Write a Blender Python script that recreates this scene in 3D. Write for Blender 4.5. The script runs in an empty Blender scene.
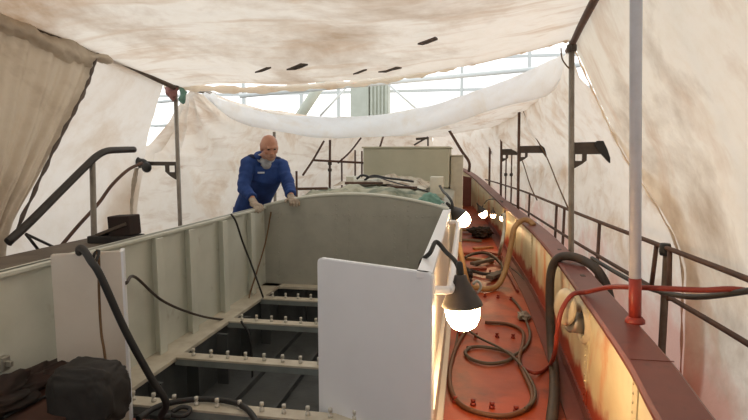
import bpy, bmesh, math, random
from mathutils import Vector, Matrix, noise
random.seed(7)
C = bpy.context.scene.collection
PI = math.pi

# ------------------------------------------------------------------ materials
def nodes_of(name):
    m = bpy.data.materials.new(name); m.use_nodes = True
    nt = m.node_tree
    for n in list(nt.nodes): nt.nodes.remove(n)
    out = nt.nodes.new('ShaderNodeOutputMaterial')
    return m, nt, out

def noise_fac(nt, scale, lo, hi, detail=6, rough=0.6, stretch=None, dist=0.0):
    tc = nt.nodes.new('ShaderNodeTexCoord')
    src = tc.outputs['Object']
    if stretch:
        mp = nt.nodes.new('ShaderNodeMapping'); mp.inputs['Scale'].default_value = stretch
        nt.links.new(src, mp.inputs['Vector']); src = mp.outputs['Vector']
    n = nt.nodes.new('ShaderNodeTexNoise')
    n.inputs['Scale'].default_value = scale; n.inputs['Detail'].default_value = detail
    n.inputs['Roughness'].default_value = rough; n.inputs['Distortion'].default_value = dist
    nt.links.new(src, n.inputs['Vector'])
    r = nt.nodes.new('ShaderNodeMapRange')
    r.inputs['From Min'].default_value = lo; r.inputs['From Max'].default_value = hi
    nt.links.new(n.outputs['Fac'], r.inputs['Value'])
    return r.outputs['Result']

def mixc(nt, fac, a, b, blend='MIX'):
    m = nt.nodes.new('ShaderNodeMix'); m.data_type = 'RGBA'; m.blend_type = blend
    if isinstance(fac, float): m.inputs['Factor'].default_value = fac
    else: nt.links.new(fac, m.inputs['Factor'])
    for v, k in ((a, 'A'), (b, 'B')):
        s = [i for i in m.inputs if i.name == k and i.type == 'RGBA'][0]
        if isinstance(v, tuple): s.default_value = (v[0], v[1], v[2], 1)
        else: nt.links.new(v, s)
    return [o for o in m.outputs if o.type == 'RGBA'][0]

def paint(name, col, col2=None, scale=4, lo=.4, hi=.7, rough=.5, metal=0.0, bump=0.0, bscale=40, stretch=None, col3=None, scale3=9, lo3=.55, hi3=.7, spec=.4):
    m, nt, out = nodes_of(name)
    b = nt.nodes.new('ShaderNodeBsdfPrincipled')
    b.inputs['Roughness'].default_value = rough; b.inputs['Metallic'].default_value = metal
    b.inputs['Specular IOR Level'].default_value = spec
    c = col
    if col2: c = mixc(nt, noise_fac(nt, scale, lo, hi, stretch=stretch), c, col2)
    if col3: c = mixc(nt, noise_fac(nt, scale3, lo3, hi3, stretch=stretch), c, col3)
    if isinstance(c, tuple): b.inputs['Base Color'].default_value = (*c, 1)
    else: nt.links.new(c, b.inputs['Base Color'])
    if bump:
        bp = nt.nodes.new('ShaderNodeBump'); bp.inputs['Strength'].default_value = bump; bp.inputs['Distance'].default_value = .01
        nt.links.new(noise_fac(nt, bscale, 0, 1), bp.inputs['Height']); nt.links.new(bp.outputs['Normal'], b.inputs['Normal'])
    nt.links.new(b.outputs['BSDF'], out.inputs['Surface'])
    return m

def tarp_mat(name, col, stain, sscale=1.1, lo=.5, hi=.75, trans=.45, streak=None, dirt_fold_shade=None, spray=None, bump=.35):
    """woven plastic tarpaulin: part reflects, part lets daylight through; brown dirt patches"""
    m, nt, out = nodes_of(name)
    c = mixc(nt, noise_fac(nt, sscale, lo, hi, detail=8, rough=.62, dist=.4), col, stain)
    if streak: c = mixc(nt, noise_fac(nt, 2.2, .52, .8, stretch=streak, detail=5, dist=.6), c, dirt_fold_shade)
    c = mixc(nt, noise_fac(nt, 9, .45, .95, detail=8, rough=.7), c, (.91, .87, .81), 'MULTIPLY')
    if spray:   # red paint overspray along the foot of the sheet
        tc = nt.nodes.new('ShaderNodeTexCoord'); sp = nt.nodes.new('ShaderNodeSeparateXYZ'); nt.links.new(tc.outputs['Object'], sp.inputs[0])
        ma = nt.nodes.new('ShaderNodeMath'); ma.operation = 'MULTIPLY_ADD'; nt.links.new(noise_fac(nt, 1.8, .3, .7, detail=8), ma.inputs[0]); ma.inputs[1].default_value = 1.0; nt.links.new(sp.outputs['Z'], ma.inputs[2])
        r = nt.nodes.new('ShaderNodeMapRange'); r.inputs['From Min'].default_value = spray+.75; r.inputs['From Max'].default_value = spray; r.inputs['To Max'].default_value = .75
        nt.links.new(ma.outputs[0], r.inputs['Value']); c = mixc(nt, r.outputs['Result'], c, (.80, .42, .33))
    d = nt.nodes.new('ShaderNodeBsdfDiffuse'); t = nt.nodes.new('ShaderNodeBsdfTranslucent')
    nt.links.new(c, d.inputs['Color']); nt.links.new(c, t.inputs['Color'])
    bp = nt.nodes.new('ShaderNodeBump'); bp.inputs['Strength'].default_value = bump; bp.inputs['Distance'].default_value = .05
    nt.links.new(noise_fac(nt, 5, 0, 1, detail=6), bp.inputs['Height'])
    nt.links.new(bp.outputs['Normal'], d.inputs['Normal'])
    mx = nt.nodes.new('ShaderNodeMixShader'); mx.inputs[0].default_value = trans
    nt.links.new(d.outputs[0], mx.inputs[1]); nt.links.new(t.outputs[0], mx.inputs[2])
    nt.links.new(mx.outputs[0], out.inputs['Surface'])
    return m

def glow(name, col, strength):
    m, nt, out = nodes_of(name)
    e = nt.nodes.new('ShaderNodeEmission'); e.inputs['Color'].default_value = (*col, 1); e.inputs['Strength'].default_value = strength
    nt.links.new(e.outputs[0], out.inputs['Surface'])
    return m

def bulwark_paint():
    """cream-yellow paint with red primer showing irregularly along the foot and in rust runs"""
    m, nt, out = nodes_of('bulwark_yellow')
    b = nt.nodes.new('ShaderNodeBsdfPrincipled'); b.inputs['Roughness'].default_value = .5
    c = mixc(nt, noise_fac(nt, 3, .4, .7), (.64, .56, .36), (.55, .45, .26))
    c = mixc(nt, noise_fac(nt, 2.0, .55, .70, stretch=(1, 1.2, .6), detail=7, dist=.5), c, (.55, .16, .03))
    tc = nt.nodes.new('ShaderNodeTexCoord'); sp = nt.nodes.new('ShaderNodeSeparateXYZ')
    nt.links.new(tc.outputs['Object'], sp.inputs[0])
    n = noise_fac(nt, 3.0, .3, .7, detail=8)
    ad = nt.nodes.new('ShaderNodeMath'); ad.operation = 'MULTIPLY_ADD'
    nt.links.new(n, ad.inputs[0]); ad.inputs[1].default_value = -.16; nt.links.new(sp.outputs['Z'], ad.inputs[2])
    r = nt.nodes.new('ShaderNodeMapRange'); r.inputs['From Min'].default_value = 1.07; r.inputs['From Max'].default_value = 1.0
    nt.links.new(ad.outputs[0], r.inputs['Value'])
    c = mixc(nt, r.outputs['Result'], c, (.33, .045, .018))
    nt.links.new(c, b.inputs['Base Color']); nt.links.new(b.outputs[0], out.inputs['Surface'])
    return m

M = {}
M['tarp'] = tarp_mat('tarp_cream', (.93, .85, .76), (.72, .56, .41), 1.0, .50, .74, .5)
M['tarp_roof'] = tarp_mat('tarp_roof', (.95, .86, .75), (.46, .30, .18), .6, .47, .66, .5, streak=(.5, 2.6, 1), dirt_fold_shade=(.66, .47, .32), bump=.4)
M['tarp_right'] = tarp_mat('tarp_right', (.95, .86, .73), (.36, .23, .13), .6, .47, .68, .46, streak=(.6, 1, .5), dirt_fold_shade=(.66, .46, .31), spray=1.7, bump=.4)
M['tarp_front'] = tarp_mat('tarp_forward', (.95, .87, .77), (.70, .51, .34), 1.2, .55, .76, .42, streak=(1.2, .5, 2.6), dirt_fold_shade=(.62, .46, .33), bump=.4)  # streak tint mixes dirt with painted shade of the wall folds
M['tarp_side'] = tarp_mat('tarp_side', (.95, .87, .77), (.66, .46, .29), 1.1, .54, .74, .46, streak=(1.4, .6, 1.0), dirt_fold_shade=(.66, .48, .33), spray=1.75, bump=.4)
M['tarp_rear_cool'] = tarp_mat('tarp_rear_cool', (.80, .82, .84), (.6, .6, .6), 1.0, .5, .74, .5)  # unseen rear sheet, tinted pale and cool to cool the light inside
M['tarp_white'] = tarp_mat('tarp_white', (.98, .975, .965), (.90, .83, .73), 1.6, .58, .78, .55)
M['tarp_grey'] = tarp_mat('tarp_curtain', (.70, .63, .53), (.42, .34, .26), 1.5, .45, .7, .28, bump=.4)
M['hem'] = tarp_mat('tarp_hem', (.97, .90, .80), (.74, .56, .40), 2.0, .55, .8, .5)
M['green'] = paint('pale_green_paint', (.62, .635, .56), (.53, .55, .48), 3, .4, .7, .45, col3=(.36, .33, .24), scale3=5, lo3=.64, hi3=.8)
M['green_dull'] = paint('dull_green_primer', (.40, .40, .345), (.34, .34, .295), 5, .4, .7, .6, col3=(.10, .075, .05), scale3=2.3, lo3=.66, hi3=.8)
M['white'] = paint('white_gloss_paint', (.84, .87, .92), (.80, .83, .88), 3, .4, .7, .3)
M['cream'] = paint('cream_panel_paint', (.70, .65, .58), (.62, .57, .50), 3, .4, .7, .5)
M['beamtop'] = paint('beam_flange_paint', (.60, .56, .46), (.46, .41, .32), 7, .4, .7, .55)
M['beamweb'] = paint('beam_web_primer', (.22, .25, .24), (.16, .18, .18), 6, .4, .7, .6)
M['hold'] = paint('hold_lining', (.085, .092, .092), (.055, .06, .06), 5, .4, .7, .5, bump=.2)
M['steel'] = paint('bare_steel', (.45, .43, .38), None, rough=.4, metal=.7)
M['boltm'] = paint('bolt_zinc', (.62, .60, .54), None, rough=.45, metal=.3)
M['deck'] = paint('red_lead_deck', (.40, .066, .018), (.28, .046, .014), 3, .4, .65, .42, col3=(.13, .035, .02), scale3=2.6, lo3=.52, hi3=.72, bump=.15, bscale=18)
M['deckdark'] = paint('shade_brown_platform', (.10, .04, .026), (.05, .025, .018), 3, .4, .7, .7)  # dark brown carries the shadow over the near left end
M['cap'] = paint('brown_red_rail', (.17, .047, .037), (.14, .039, .031), 5, .4, .7, .4, col3=(.10, .03, .025), scale3=12, lo3=.6, hi3=.75)
M['bulwark'] = bulwark_paint()
M['pole'] = paint('galvanised_pole', (.50, .51, .57), (.42, .43, .48), 9, .4, .7, .5, metal=0.0)
M['polebrown'] = paint('weathered_pole', (.16, .125, .10), (.10, .07, .05), 8, .4, .7, .6, metal=.2)
M['polegrey'] = paint('grey_scaffold_tube', (.26, .235, .20), (.17, .14, .11), 8, .4, .7, .55, metal=.3)
M['rust'] = paint('rusty_tube', (.11, .055, .035), (.06, .035, .028), 9, .4, .7, .65)
M['redpaint'] = paint('red_primer_sleeve', (.26, .03, .018), (.2, .024, .014), 9, .4, .7, .4)
M['black'] = paint('black_rubber', (.022, .022, .022), None, rough=.5)
M['darkpipe'] = paint('dark_handrail_pipe', (.045, .04, .036), (.03, .027, .025), 9, .4, .7, .5)
M['iron'] = paint('dark_bracket_iron', (.075, .06, .048), (.05, .038, .03), 9, .4, .7, .6)
M['redhose'] = paint('red_rubber_hose', (.22, .03, .018), None, rough=.45)
M['tanhose'] = paint('tan_hose', (.40, .24, .10), (.28, .15, .06), 8, .4, .7, .5)
M['brownhose'] = paint('brown_rubber_hose', (.13, .055, .028), None, rough=.5)
M['greycable'] = paint('grey_cable', (.10, .075, .055), None, rough=.5)
M['darkhose'] = paint('dirty_black_hose', (.05, .04, .034), (.09, .055, .035), 9, .5, .7, .6)
M['brass'] = paint('cream_casting', (.62, .55, .40), (.5, .42, .28), 9, .4, .7, .4)
M['brown'] = paint('brown_rope', (.14, .08, .04), None, rough=.8)
M['wood'] = paint('stained_wood', (.33, .17, .07), (.22, .1, .04), 5, .4, .7, .6, stretch=(6, 1, 6))
M['redwood'] = paint('red_stained_board', (.32, .07, .035), (.2, .05, .03), 6, .4, .7, .6)
M['greyboard'] = paint('grey_board', (.17, .14, .11), (.11, .09, .07), 5, .4, .7, .8)
M['canvas'] = paint('green_grey_canvas', (.36, .35, .26), (.12, .145, .10), 4, .45, .65, .85, bump=.3, bscale=25)
M['teal'] = paint('faded_teal_cloth', (.16, .30, .24), (.08, .17, .14), 8, .4, .7, .9)
M['canvasbeige'] = paint('beige_dust_sheet', (.52, .47, .37), (.24, .17, .11), 5, .45, .65, .85, bump=.3, bscale=25)
M['box'] = paint('grey_green_box', (.50, .49, .38), (.44, .43, .33), 3, .4, .7, .6)
M['boxlight'] = paint('pale_casting', (.62, .60, .50), (.5, .48, .4), 6, .4, .7, .6)
M['bagdark'] = paint('black_canvas', (.03, .028, .026), (.02, .018, .017), 8, .4, .7, .8, bump=.4, bscale=14)
M['heap'] = paint('dark_sheeting', (.022, .017, .014), (.034, .015, .011), 5, .4, .7, .8)
M['patch'] = paint('dark_patch', (.10, .08, .07), (.15, .12, .1), 6, .4, .7, .8)
M['ragred'] = paint('rust_rag', (.30, .14, .12), (.2, .09, .08), 9, .4, .7, .9)
M['ground'] = paint('hall_ground', (.18, .17, .16), (.13, .125, .12), .6, .4, .7, .8)
M['column'] = paint('hall_column', (.66, .66, .55), (.58, .58, .47), 3, .4, .7, .6)
M['hallsteel'] = paint('hall_steel', (.8, .8, .76), None, rough=.6)
M['skin'] = paint('skin', (.52, .27, .18), (.44, .20, .13), 14, .4, .7, .5)
M['stubble'] = paint('grey_stubble', (.44, .26, .19), (.36, .22, .16), 60, .4, .7, .8)
M['overall'] = paint('blue_cotton', (.022, .062, .23), (.012, .036, .15), 7, .4, .65, .85, bump=.3, bscale=12)
M['navy'] = paint('navy_panel', (.012, .022, .07), None, rough=.9)
M['scarf'] = paint('grey_knit', (.42, .44, .46), (.3, .31, .33), 25, .4, .6, .95)
M['glove'] = paint('work_glove', (.42, .36, .29), (.25, .2, .15), 18, .4, .65, .9)
M['tag'] = paint('white_badge', (.55, .6, .7), None, rough=.7)
M['eye'] = paint('dark_eye', (.03, .02, .018), None, rough=.3)
M['boot'] = paint('black_boot', (.02, .018, .016), None, rough=.6)
M['bulb'] = glow('lamp_glass_lit', (1.0, .66, .34), 115.0)
M['bulb_far'] = glow('far_lamp_glass_lit', (1.0, .64, .32), 45.0)
M['lamphood'] = paint('dark_lamp_hood', (.05, .042, .04), (.035, .03, .028), 8, .4, .7, .45)

# ------------------------------------------------------------------ mesh helpers
def vec(p): return Vector(p)

def origin_of(o):
    v = Vector((0, 0, 0))
    while o is not None:
        v += o.location; o = o.parent
    return v

def obj(name, bm, mat, parent=None, smooth=False, kind=None, remesh=None, doubles=False):
    """one mesh object from a bmesh in world metres; its origin sits at the foot of the shape or at its parent's"""
    if doubles: bmesh.ops.remove_doubles(bm, verts=bm.verts, dist=1e-5)
    bmesh.ops.recalc_face_normals(bm, faces=bm.faces)
    if parent is None:
        xs = [v.co for v in bm.verts]
        org = Vector(((min(p.x for p in xs)+max(p.x for p in xs))/2, (min(p.y for p in xs)+max(p.y for p in xs))/2, min(p.z for p in xs)))
    else: org = origin_of(parent)
    for v in bm.verts: v.co -= org
    me = bpy.data.meshes.new(name); bm.to_mesh(me); bm.free()
    o = bpy.data.objects.new(name, me); C.objects.link(o)
    mats = mat if isinstance(mat, (list, tuple)) else [mat]
    for mm in mats: me.materials.append(M[mm])
    if parent is None: o.location = org
    else: o.parent = parent
    if remesh:
        md = o.modifiers.new('remesh', 'REMESH'); md.mode = 'VOXEL'; md.voxel_size = remesh; md.use_smooth_shade = True
        sm = o.modifiers.new('smooth', 'SMOOTH'); sm.factor = .5; sm.iterations = 3
        dg = bpy.context.evaluated_depsgraph_get(); dg.update()
        ne = bpy.data.meshes.new_from_object(o.evaluated_get(dg))
        o.modifiers.clear(); ne.materials.clear()
        for mm in mats: ne.materials.append(M[mm])
        o.data = ne; ne.name = name; me = ne
    if smooth or remesh:
        for f in me.polygons: f.use_smooth = True
    if kind: o['kind'] = kind
    return o

def thing(name, loc, label, cat, group=None):
    o = bpy.data.objects.new(name, None); C.objects.link(o); o.location = loc; o.empty_display_size = .1
    return tag(o, label, cat, group)

def tag(o, label, cat, group=None, kind=None):
    o['label'] = label; o['category'] = cat
    if group: o['group'] = group
    if kind: o['kind'] = kind
    return o

def box(bm, x0, x1, y0, y1, z0, z1, bev=0.0, rot=None, mi=0):
    c = Vector(((x0+x1)/2, (y0+y1)/2, (z0+z1)/2))
    r = bmesh.ops.create_cube(bm, size=1.0)
    vs = r['verts']
    for v in vs: v.co = Vector((v.co.x*(x1-x0), v.co.y*(y1-y0), v.co.z*(z1-z0)))
    fs = set(f for v in vs for f in v.link_faces)
    if bev:
        es = list(set(e for v in vs for e in v.link_edges))
        rb = bmesh.ops.bevel(bm, geom=es, offset=bev, segments=2, affect='EDGES', profile=.5)
        vs = list(set(v for f in rb['faces'] for v in f.verts) | set(v for v in vs if v.is_valid))
        fs = set(f for v in vs for f in v.link_faces)
    if rot is not None:
        for v in vs: v.co = rot @ v.co
    for v in vs: v.co += c
    for f in fs: f.material_index = mi
    return vs

def cat(pts, n=8):
    """Catmull-Rom through the points"""
    P = [vec(p) for p in pts]
    if len(P) < 3: return [P[0].lerp(P[-1], i/n) for i in range(n+1)]
    P = [P[0]*2-P[1]] + P + [P[-1]*2-P[-2]]
    out = []
    for i in range(1, len(P)-2):
        a, b, c, d = P[i-1], P[i], P[i+1], P[i+2]
        for k in range(n):
            t = k/n
            out.append(.5*((2*b)+(c-a)*t+(2*a-5*b+4*c-d)*t*t+(3*b-a-3*c+d)*t**3))
    out.append(P[-2].copy())
    return out

def sweep(bm, pts, rad, seg=10, mi=0, cap=True):
    """round tube along a polyline; rad is a number or one number per point"""
    P = [vec(p) for p in pts]; n = len(P)
    R = rad if isinstance(rad, (list, tuple)) else [rad]*n
    T = []
    for i in range(n):
        t = (P[min(i+1, n-1)]-P[max(i-1, 0)])
        T.append(t.normalized() if t.length > 1e-9 else Vector((0, 0, 1)))
    ref = Vector((0, 0, 1)) if abs(T[0].z) < .9 else Vector((1, 0, 0))
    N = (ref-T[0]*ref.dot(T[0])).normalized(); rings = []
    for i in range(n):
        N = (N-T[i]*N.dot(T[i])); N = N.normalized() if N.length > 1e-6 else T[i].orthogonal().normalized()
        B = T[i].cross(N)
        rings.append([bm.verts.new(P[i]+(N*math.cos(2*PI*k/seg)+B*math.sin(2*PI*k/seg))*R[i]) for k in range(seg)])
    for a, b in zip(rings, rings[1:]):
        for k in range(seg):
            f = bm.faces.new((a[k], a[(k+1) % seg], b[(k+1) % seg], b[k])); f.material_index = mi; f.smooth = True
    if cap:
        for r in (rings[0], rings[-1]):
            f = bm.faces.new(r); f.material_index = mi
    return bm

def tube(pts, rad, n=8, seg=10, smooth=True):
    bm = bmesh.new()
    sweep(bm, cat(pts, n) if smooth and len(pts) > 2 else [vec(p) for p in pts], rad, seg)
    return bm

def lathe(bm, prof, loc, seg=24, axis=Vector((0, 0, 1)), mi=0):
    """turn a profile of (radius, height) about an axis"""
    axis = axis.normalized(); a = axis.orthogonal().normalized(); b = axis.cross(a); loc = vec(loc); rings = []
    for r, h in prof:
        rings.append([bm.verts.new(loc+axis*h+(a*math.cos(2*PI*k/seg)+b*math.sin(2*PI*k/seg))*max(r, 1e-4)) for k in range(seg)])
    for p, q in zip(rings, rings[1:]):
        for k in range(seg):
            f = bm.faces.new((p[k], p[(k+1) % seg], q[(k+1) % seg], q[k])); f.smooth = True; f.material_index = mi
    for r in (rings[0], rings[-1]): bm.faces.new(r)
    return bm

def prism(bm, poly, vec_ext):
    """extrude a flat 3-D polygon"""
    e = vec(vec_ext)
    a = [bm.verts.new(p) for p in poly]; b = [bm.verts.new(vec(p)+e) for p in poly]; n = len(a)
    bm.faces.new(a); bm.faces.new(b[::-1])
    for i in range(n): bm.faces.new((a[i], a[(i+1) % n], b[(i+1) % n], b[i]))

def ellipsoid(bm, c, r, rot=None, seg=20, rings=12):
    q = bmesh.ops.create_uvsphere(bm, u_segments=seg, v_segments=rings, radius=1.0)
    for v in q['verts']:
        p = Vector((v.co.x*r[0], v.co.y*r[1], v.co.z*r[2]))
        v.co = (rot @ p if rot is not None else p)+vec(c)
    for f in set(f for v in q['verts'] for f in v.link_faces): f.smooth = True

def sheet(rows, nu=60, nv=40, disp=None):
    """cloth surface through rows of control points (row 0 is v=0); disp(u, v, p) moves it along its normal"""
    R = [cat(r, 12) for r in rows]
    m = min(len(r) for r in R)
    def samp(L, t):
        x = t*(len(L)-1); i = min(int(x), len(L)-2); return L[i].lerp(L[i+1], x-i)
    cols = []
    for iu in range(nu+1):
        cols.append(cat([samp(r, iu/nu) for r in R], 12))
    g = [[samp(cols[iu], iv/nv) for iu in range(nu+1)] for iv in range(nv+1)]
    if disp:
        h = [[None]*(nu+1) for _ in range(nv+1)]
        for j in range(nv+1):
            for i in range(nu+1):
                du = g[j][min(i+1, nu)]-g[j][max(i-1, 0)]; dv = g[min(j+1, nv)][i]-g[max(j-1, 0)][i]
                nn = du.cross(dv); nn = nn.normalized() if nn.length > 1e-9 else Vector((0, 0, 1))
                h[j][i] = g[j][i]+nn*disp(i/nu, j/nv, g[j][i])
        g = h
    bm = bmesh.new()
    V = [[bm.verts.new(p) for p in row] for row in g]
    for j in range(nv):
        for i in range(nu):
            f = bm.faces.new((V[j][i], V[j][i+1], V[j+1][i+1], V[j+1][i])); f.smooth = True
    return bm

def nz(p, s, seed=0.0): return noise.noise(Vector((p.x*s+seed, p.y*s-seed*.7, p.z*s+seed*.3)))
def wrinkle(amp=.03, s=1.5, seed=0.0, fine=.35):
    def f(u, v, p): return amp*(nz(p, s, seed)+fine*nz(p, s*3.1, seed+5)+fine*.4*nz(p, s*7, seed+9))
    return f

def copies(root, loc):
    r = root.copy(); C.objects.link(r); r.location = loc
    for ch in list(root.children):
        c = ch.copy(); C.objects.link(c); c.parent = r
        for g in list(ch.children):
            d = g.copy(); C.objects.link(d); d.parent = c
    return r

# ------------------------------------------------------------------ the ship: deck, bulwarks
ST = [(-2.0, .50, .70), (0.5, .57, .70), (1.6, .62, .70), (2.2, .67, .70), (3.3, .71, .70), (4.3, .735, .70), (5.8, .74, .70), (7.6, .68, .70), (9.7, .59, .71), (12.0, .37, .86), (14.0, .12, 1.02), (15.6, -.25, 1.16), (16.6, -.95, 1.26)]
def station(y):
    for a, b in zip(ST, ST[1:]):
        if a[0] <= y <= b[0]:
            t = (y-a[0])/(b[0]-a[0]); return a[1]+(b[1]-a[1])*t, a[2]+(b[2]-a[2])*t
    return ST[-1][1], ST[-1][2]
path = cat([(x, y, z) for y, x, z in ST], 6)
def deck_z(y): return max(0.0, (y-9.0)*.045)

def deck():
    bm = bmesh.new()
    def strip(y0, y1, fx0, fx1, n, z=None):
        prev = None
        for i in range(n+1):
            y = y0+(y1-y0)*i/n; a, b = fx0(y), fx1(y)
            row = [bm.verts.new((a+(b-a)*k/4, y, deck_z(y) if z is None else z)) for k in range(5)]
            if prev:
                for k in range(4): bm.faces.new((prev[k], prev[k+1], row[k+1], row[k]))
            prev = row
    strip(-2, 4.7, lambda y: -.13, lambda y: station(y)[0]+.03, 14)
    strip(-2, 4.7, lambda y: -2.03-station(y)[0], lambda y: -1.87, 14)
    strip(4.7, 16.6, lambda y: -2.03-station(y)[0], lambda y: station(y)[0]+.03, 30)
    return obj('floor', bm, 'deck', kind='structure')
floor = deck()
def stud_bm(x, y, z, r=.012, h=.035):
    bm = bmesh.new()
    lathe(bm, [(r*1.5, 0), (r*1.5, h*.35), (r*.8, h*.35), (r*.8, h*.7), (r*1.25, h*.7), (r*1.25, h), (r*.3, h*1.05)], (x, y, z), 8)
    return bm
stud0 = None
for row in ([(-0.039, 3.089, 0.000), (0.069, 3.069, 0.000), (0.180, 3.050, 0.000), (0.317, 3.025, 0.000), (0.499, 2.997, 0.000)],
            [(-0.031, 4.309, 0.000), (0.109, 4.284, 0.000), (0.281, 4.314, 0.000), (0.411, 4.313, 0.000)],
            [(0.227, 5.559, 0.000), (0.362, 5.543, 0.000), (0.491, 5.487, 0.000)], [(0.181, 6.775, 0.000), (0.332, 6.742, 0.000), (0.480, 6.710, 0.000)]):
    for p in row:
        if stud0 is None:
            stud0 = obj('stud', stud_bm(p[0], p[1], 0), 'redpaint', floor); s0 = Vector(p)
        else:
            c = stud0.copy(); C.objects.link(c); c.parent = floor; c.location = Vector(p)-s0

def bulwark(side):
    name = 'wall_right' if side > 0 else 'wall_left'
    fx = (lambda x: x) if side > 0 else (lambda x: -2.0-x)
    bm = bmesh.new(); prev = None
    for p in path:
        zt = p.z-.035
        sec = [(fx(p.x), deck_z(p.y)-.05), (fx(p.x), deck_z(p.y)+.35), (fx(p.x), zt), (fx(p.x+.05), zt), (fx(p.x+.05), -.9)]
        row = [bm.verts.new((x, p.y, z)) for x, z in sec]
        if prev:
            for k in range(4):
                f = bm.faces.new((prev[k], prev[k+1], row[k+1], row[k])); f.smooth = k < 2
        prev = row
    # plate seams with their rivet heads
    if side > 0:
        for ys in (2.05, 3.02, 4.55, 5.9, 7.3, 8.8):
            x = station(ys)[0]
            box(bm, x-.006, x, ys-.03, ys+.03, .03, .66)
            for k in range(16):
                ellipsoid(bm, (x-.006, ys+.016, .06+k*.038), (.006, .008, .008), seg=6, rings=4)
        for k in range(150):
            y = 1.2+k*.045; ellipsoid(bm, (station(y)[0], y, .085), (.007, .009, .009), seg=6, rings=4)
    o = obj(name, bm, 'bulwark' if side > 0 else 'greyboard', kind='structure')
    # capping rail
    cb = bmesh.new(); prev = None
    for p in path:
        sec = [(p.x-.025, p.z-.035), (p.x-.03, p.z-.012), (p.x-.018, p.z), (p.x+.135, p.z), (p.x+.15, p.z-.012), (p.x+.145, p.z-.035)]
        row = [cb.verts.new((fx(x), p.y, z)) for x, z in sec]
        if prev:
            for k in range(6): cb.faces.new((prev[k], prev[(k+1) % 6], row[(k+1) % 6], row[k]))
        else: cb.faces.new(row)
        prev = row
    cb.faces.new(prev)
    if side > 0:   # scarf joint in the capping
        box(cb, .655, .815, 2.13, 2.136, .700, .7025)
    obj('cap_rail', cb, 'cap', o)
    return o
bw = bulwark(1); bulwark(-1)
# waterway angle along the foot of the bulwark
bm = bmesh.new(); prev = None
for p in path:
    if p.y > 11: break
    z = deck_z(p.y); row = [bm.verts.new(q) for q in ((p.x-.11, p.y, z+.002), (p.x-.11, p.y, z+.014), (p.x-.012, p.y, z+.014), (p.x-.012, p.y, z+.09), (p.x, p.y, z+.09))]
    if prev:
        for k in range(4): bm.faces.new((prev[k], prev[k+1], row[k+1], row[k]))
    prev = row
obj('waterway_angle', bm, 'cap', bw)
# slot plate in the bulwark
bm = bmesh.new(); box(bm, .672, .682, 2.18, 2.20, .47, .56, .003); obj('slot_plate', bm, 'steel', bw)
for q in (3.6, 4.6):
    bm = bmesh.new(); x, z = station(q); box(bm, x+.055, x+.085, q, q+.045, .699, .703, .001); obj('plug', bm, 'iron', bw)

# near platform where the photographer stands
bm = bmesh.new(); box(bm, -1.86, -.13, -2.0, 2.04, .16, .26)
obj('floor_platform', bm, 'deckdark', kind='structure')
bm = bmesh.new(); box(bm, -1.855, -1.44, .2, 1.86, .26, .54, .006); obj('floor_step', bm, 'deckdark', kind='structure')
bm = bmesh.new(); box(bm, -1.86, -.13, 2.04, 2.10, .12, .275)
obj('trim_1', bm, 'ragred', kind='structure')

# ------------------------------------------------------------------ hatch coaming
ZT = 1.03
hatch = thing('hatch_coaming', (-1.0, 3.4, 0), 'large pale green steel hatch opening in the middle of the deck, crossed by bolted beams', 'hatch')
bm = bmesh.new(); box(bm, -1.875, -1.855, .6, 4.62, .0, ZT)
box(bm, -1.90, -1.83, .6, 4.62, ZT-.02, ZT, .004)
obj('left_plate', bm, 'green', hatch)
stiff0 = None
for y in ((-1.820, 2.817, 0.998)[1], (-1.820, 3.197, 0.971)[1], (-1.820, 3.680, 0.937)[1], (-1.820, 4.207, 0.907)[1]):
    if stiff0 is None:
        bm = bmesh.new()
        box(bm, -1.856, -1.80, y-.006, y+.006, .30, ZT-.02)
        box(bm, -1.806, -1.796, y-.045, y+.03, .30, ZT-.02, .002)
        stiff0 = obj('stiffener', bm, 'green', hatch); y0 = y
    else:
        c = stiff0.copy(); C.objects.link(c); c.parent = hatch; c.location = (0, y-y0, 0)
bm = bmesh.new(); box(bm, -1.856, -1.69, 2.1, 4.60, .275, .30, .003)
obj('side_ledge', bm, 'beamtop', hatch)
# weld dashes / small lugs on the left plate
for (y, z) in ((2.45, .42), (1.75, .66)):
    bm = bmesh.new(); box(bm, -1.856, -1.825, y-.02, y+.02, z-.03, z+.03, .004); box(bm, -1.835, -1.80, y-.008, y+.008, z-.012, z+.012, .003)
    obj('lug', bm, 'steel', hatch)
# far end plate, crowned
def crown(x): return ZT+.125*(1-min(1, abs((x+1.0)/.87))**2.0)
bm = bmesh.new()
poly = [(-1.856, 4.60, .0)]+[(-1.856+1.716*i/24, 4.60, crown(-1.856+1.716*i/24)-.012) for i in range(25)]+[(-.14, 4.60, .0)]
prism(bm, poly, (0, .02, 0))
for xs in (-1.72, -1.16, -1.04, -.62, -.5):
    for k in range(18):
        z = .34+k*.042
        if z < crown(xs)-.05: ellipsoid(bm, (xs, 4.598, z), (.008, .006, .008), seg=6, rings=4)
for zz in (.40, .96):
    for k in range(30): ellipsoid(bm, (-1.8+k*.055, 4.598, zz), (.007, .006, .007), seg=6, rings=4)
obj('end_plate', bm, 'green_dull', hatch)
bm = bmesh.new()
sweep(bm, [(-1.856+1.716*i/24, 4.605, crown(-1.856+1.716*i/24)) for i in range(25)], .016, 8)
obj('end_rim', bm, 'green', hatch)
bm = bmesh.new(); box(bm, -1.856, -.16, 4.50, 4.60, .275, .30, .003); obj('end_ledge', bm, 'beamtop', hatch)
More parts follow.
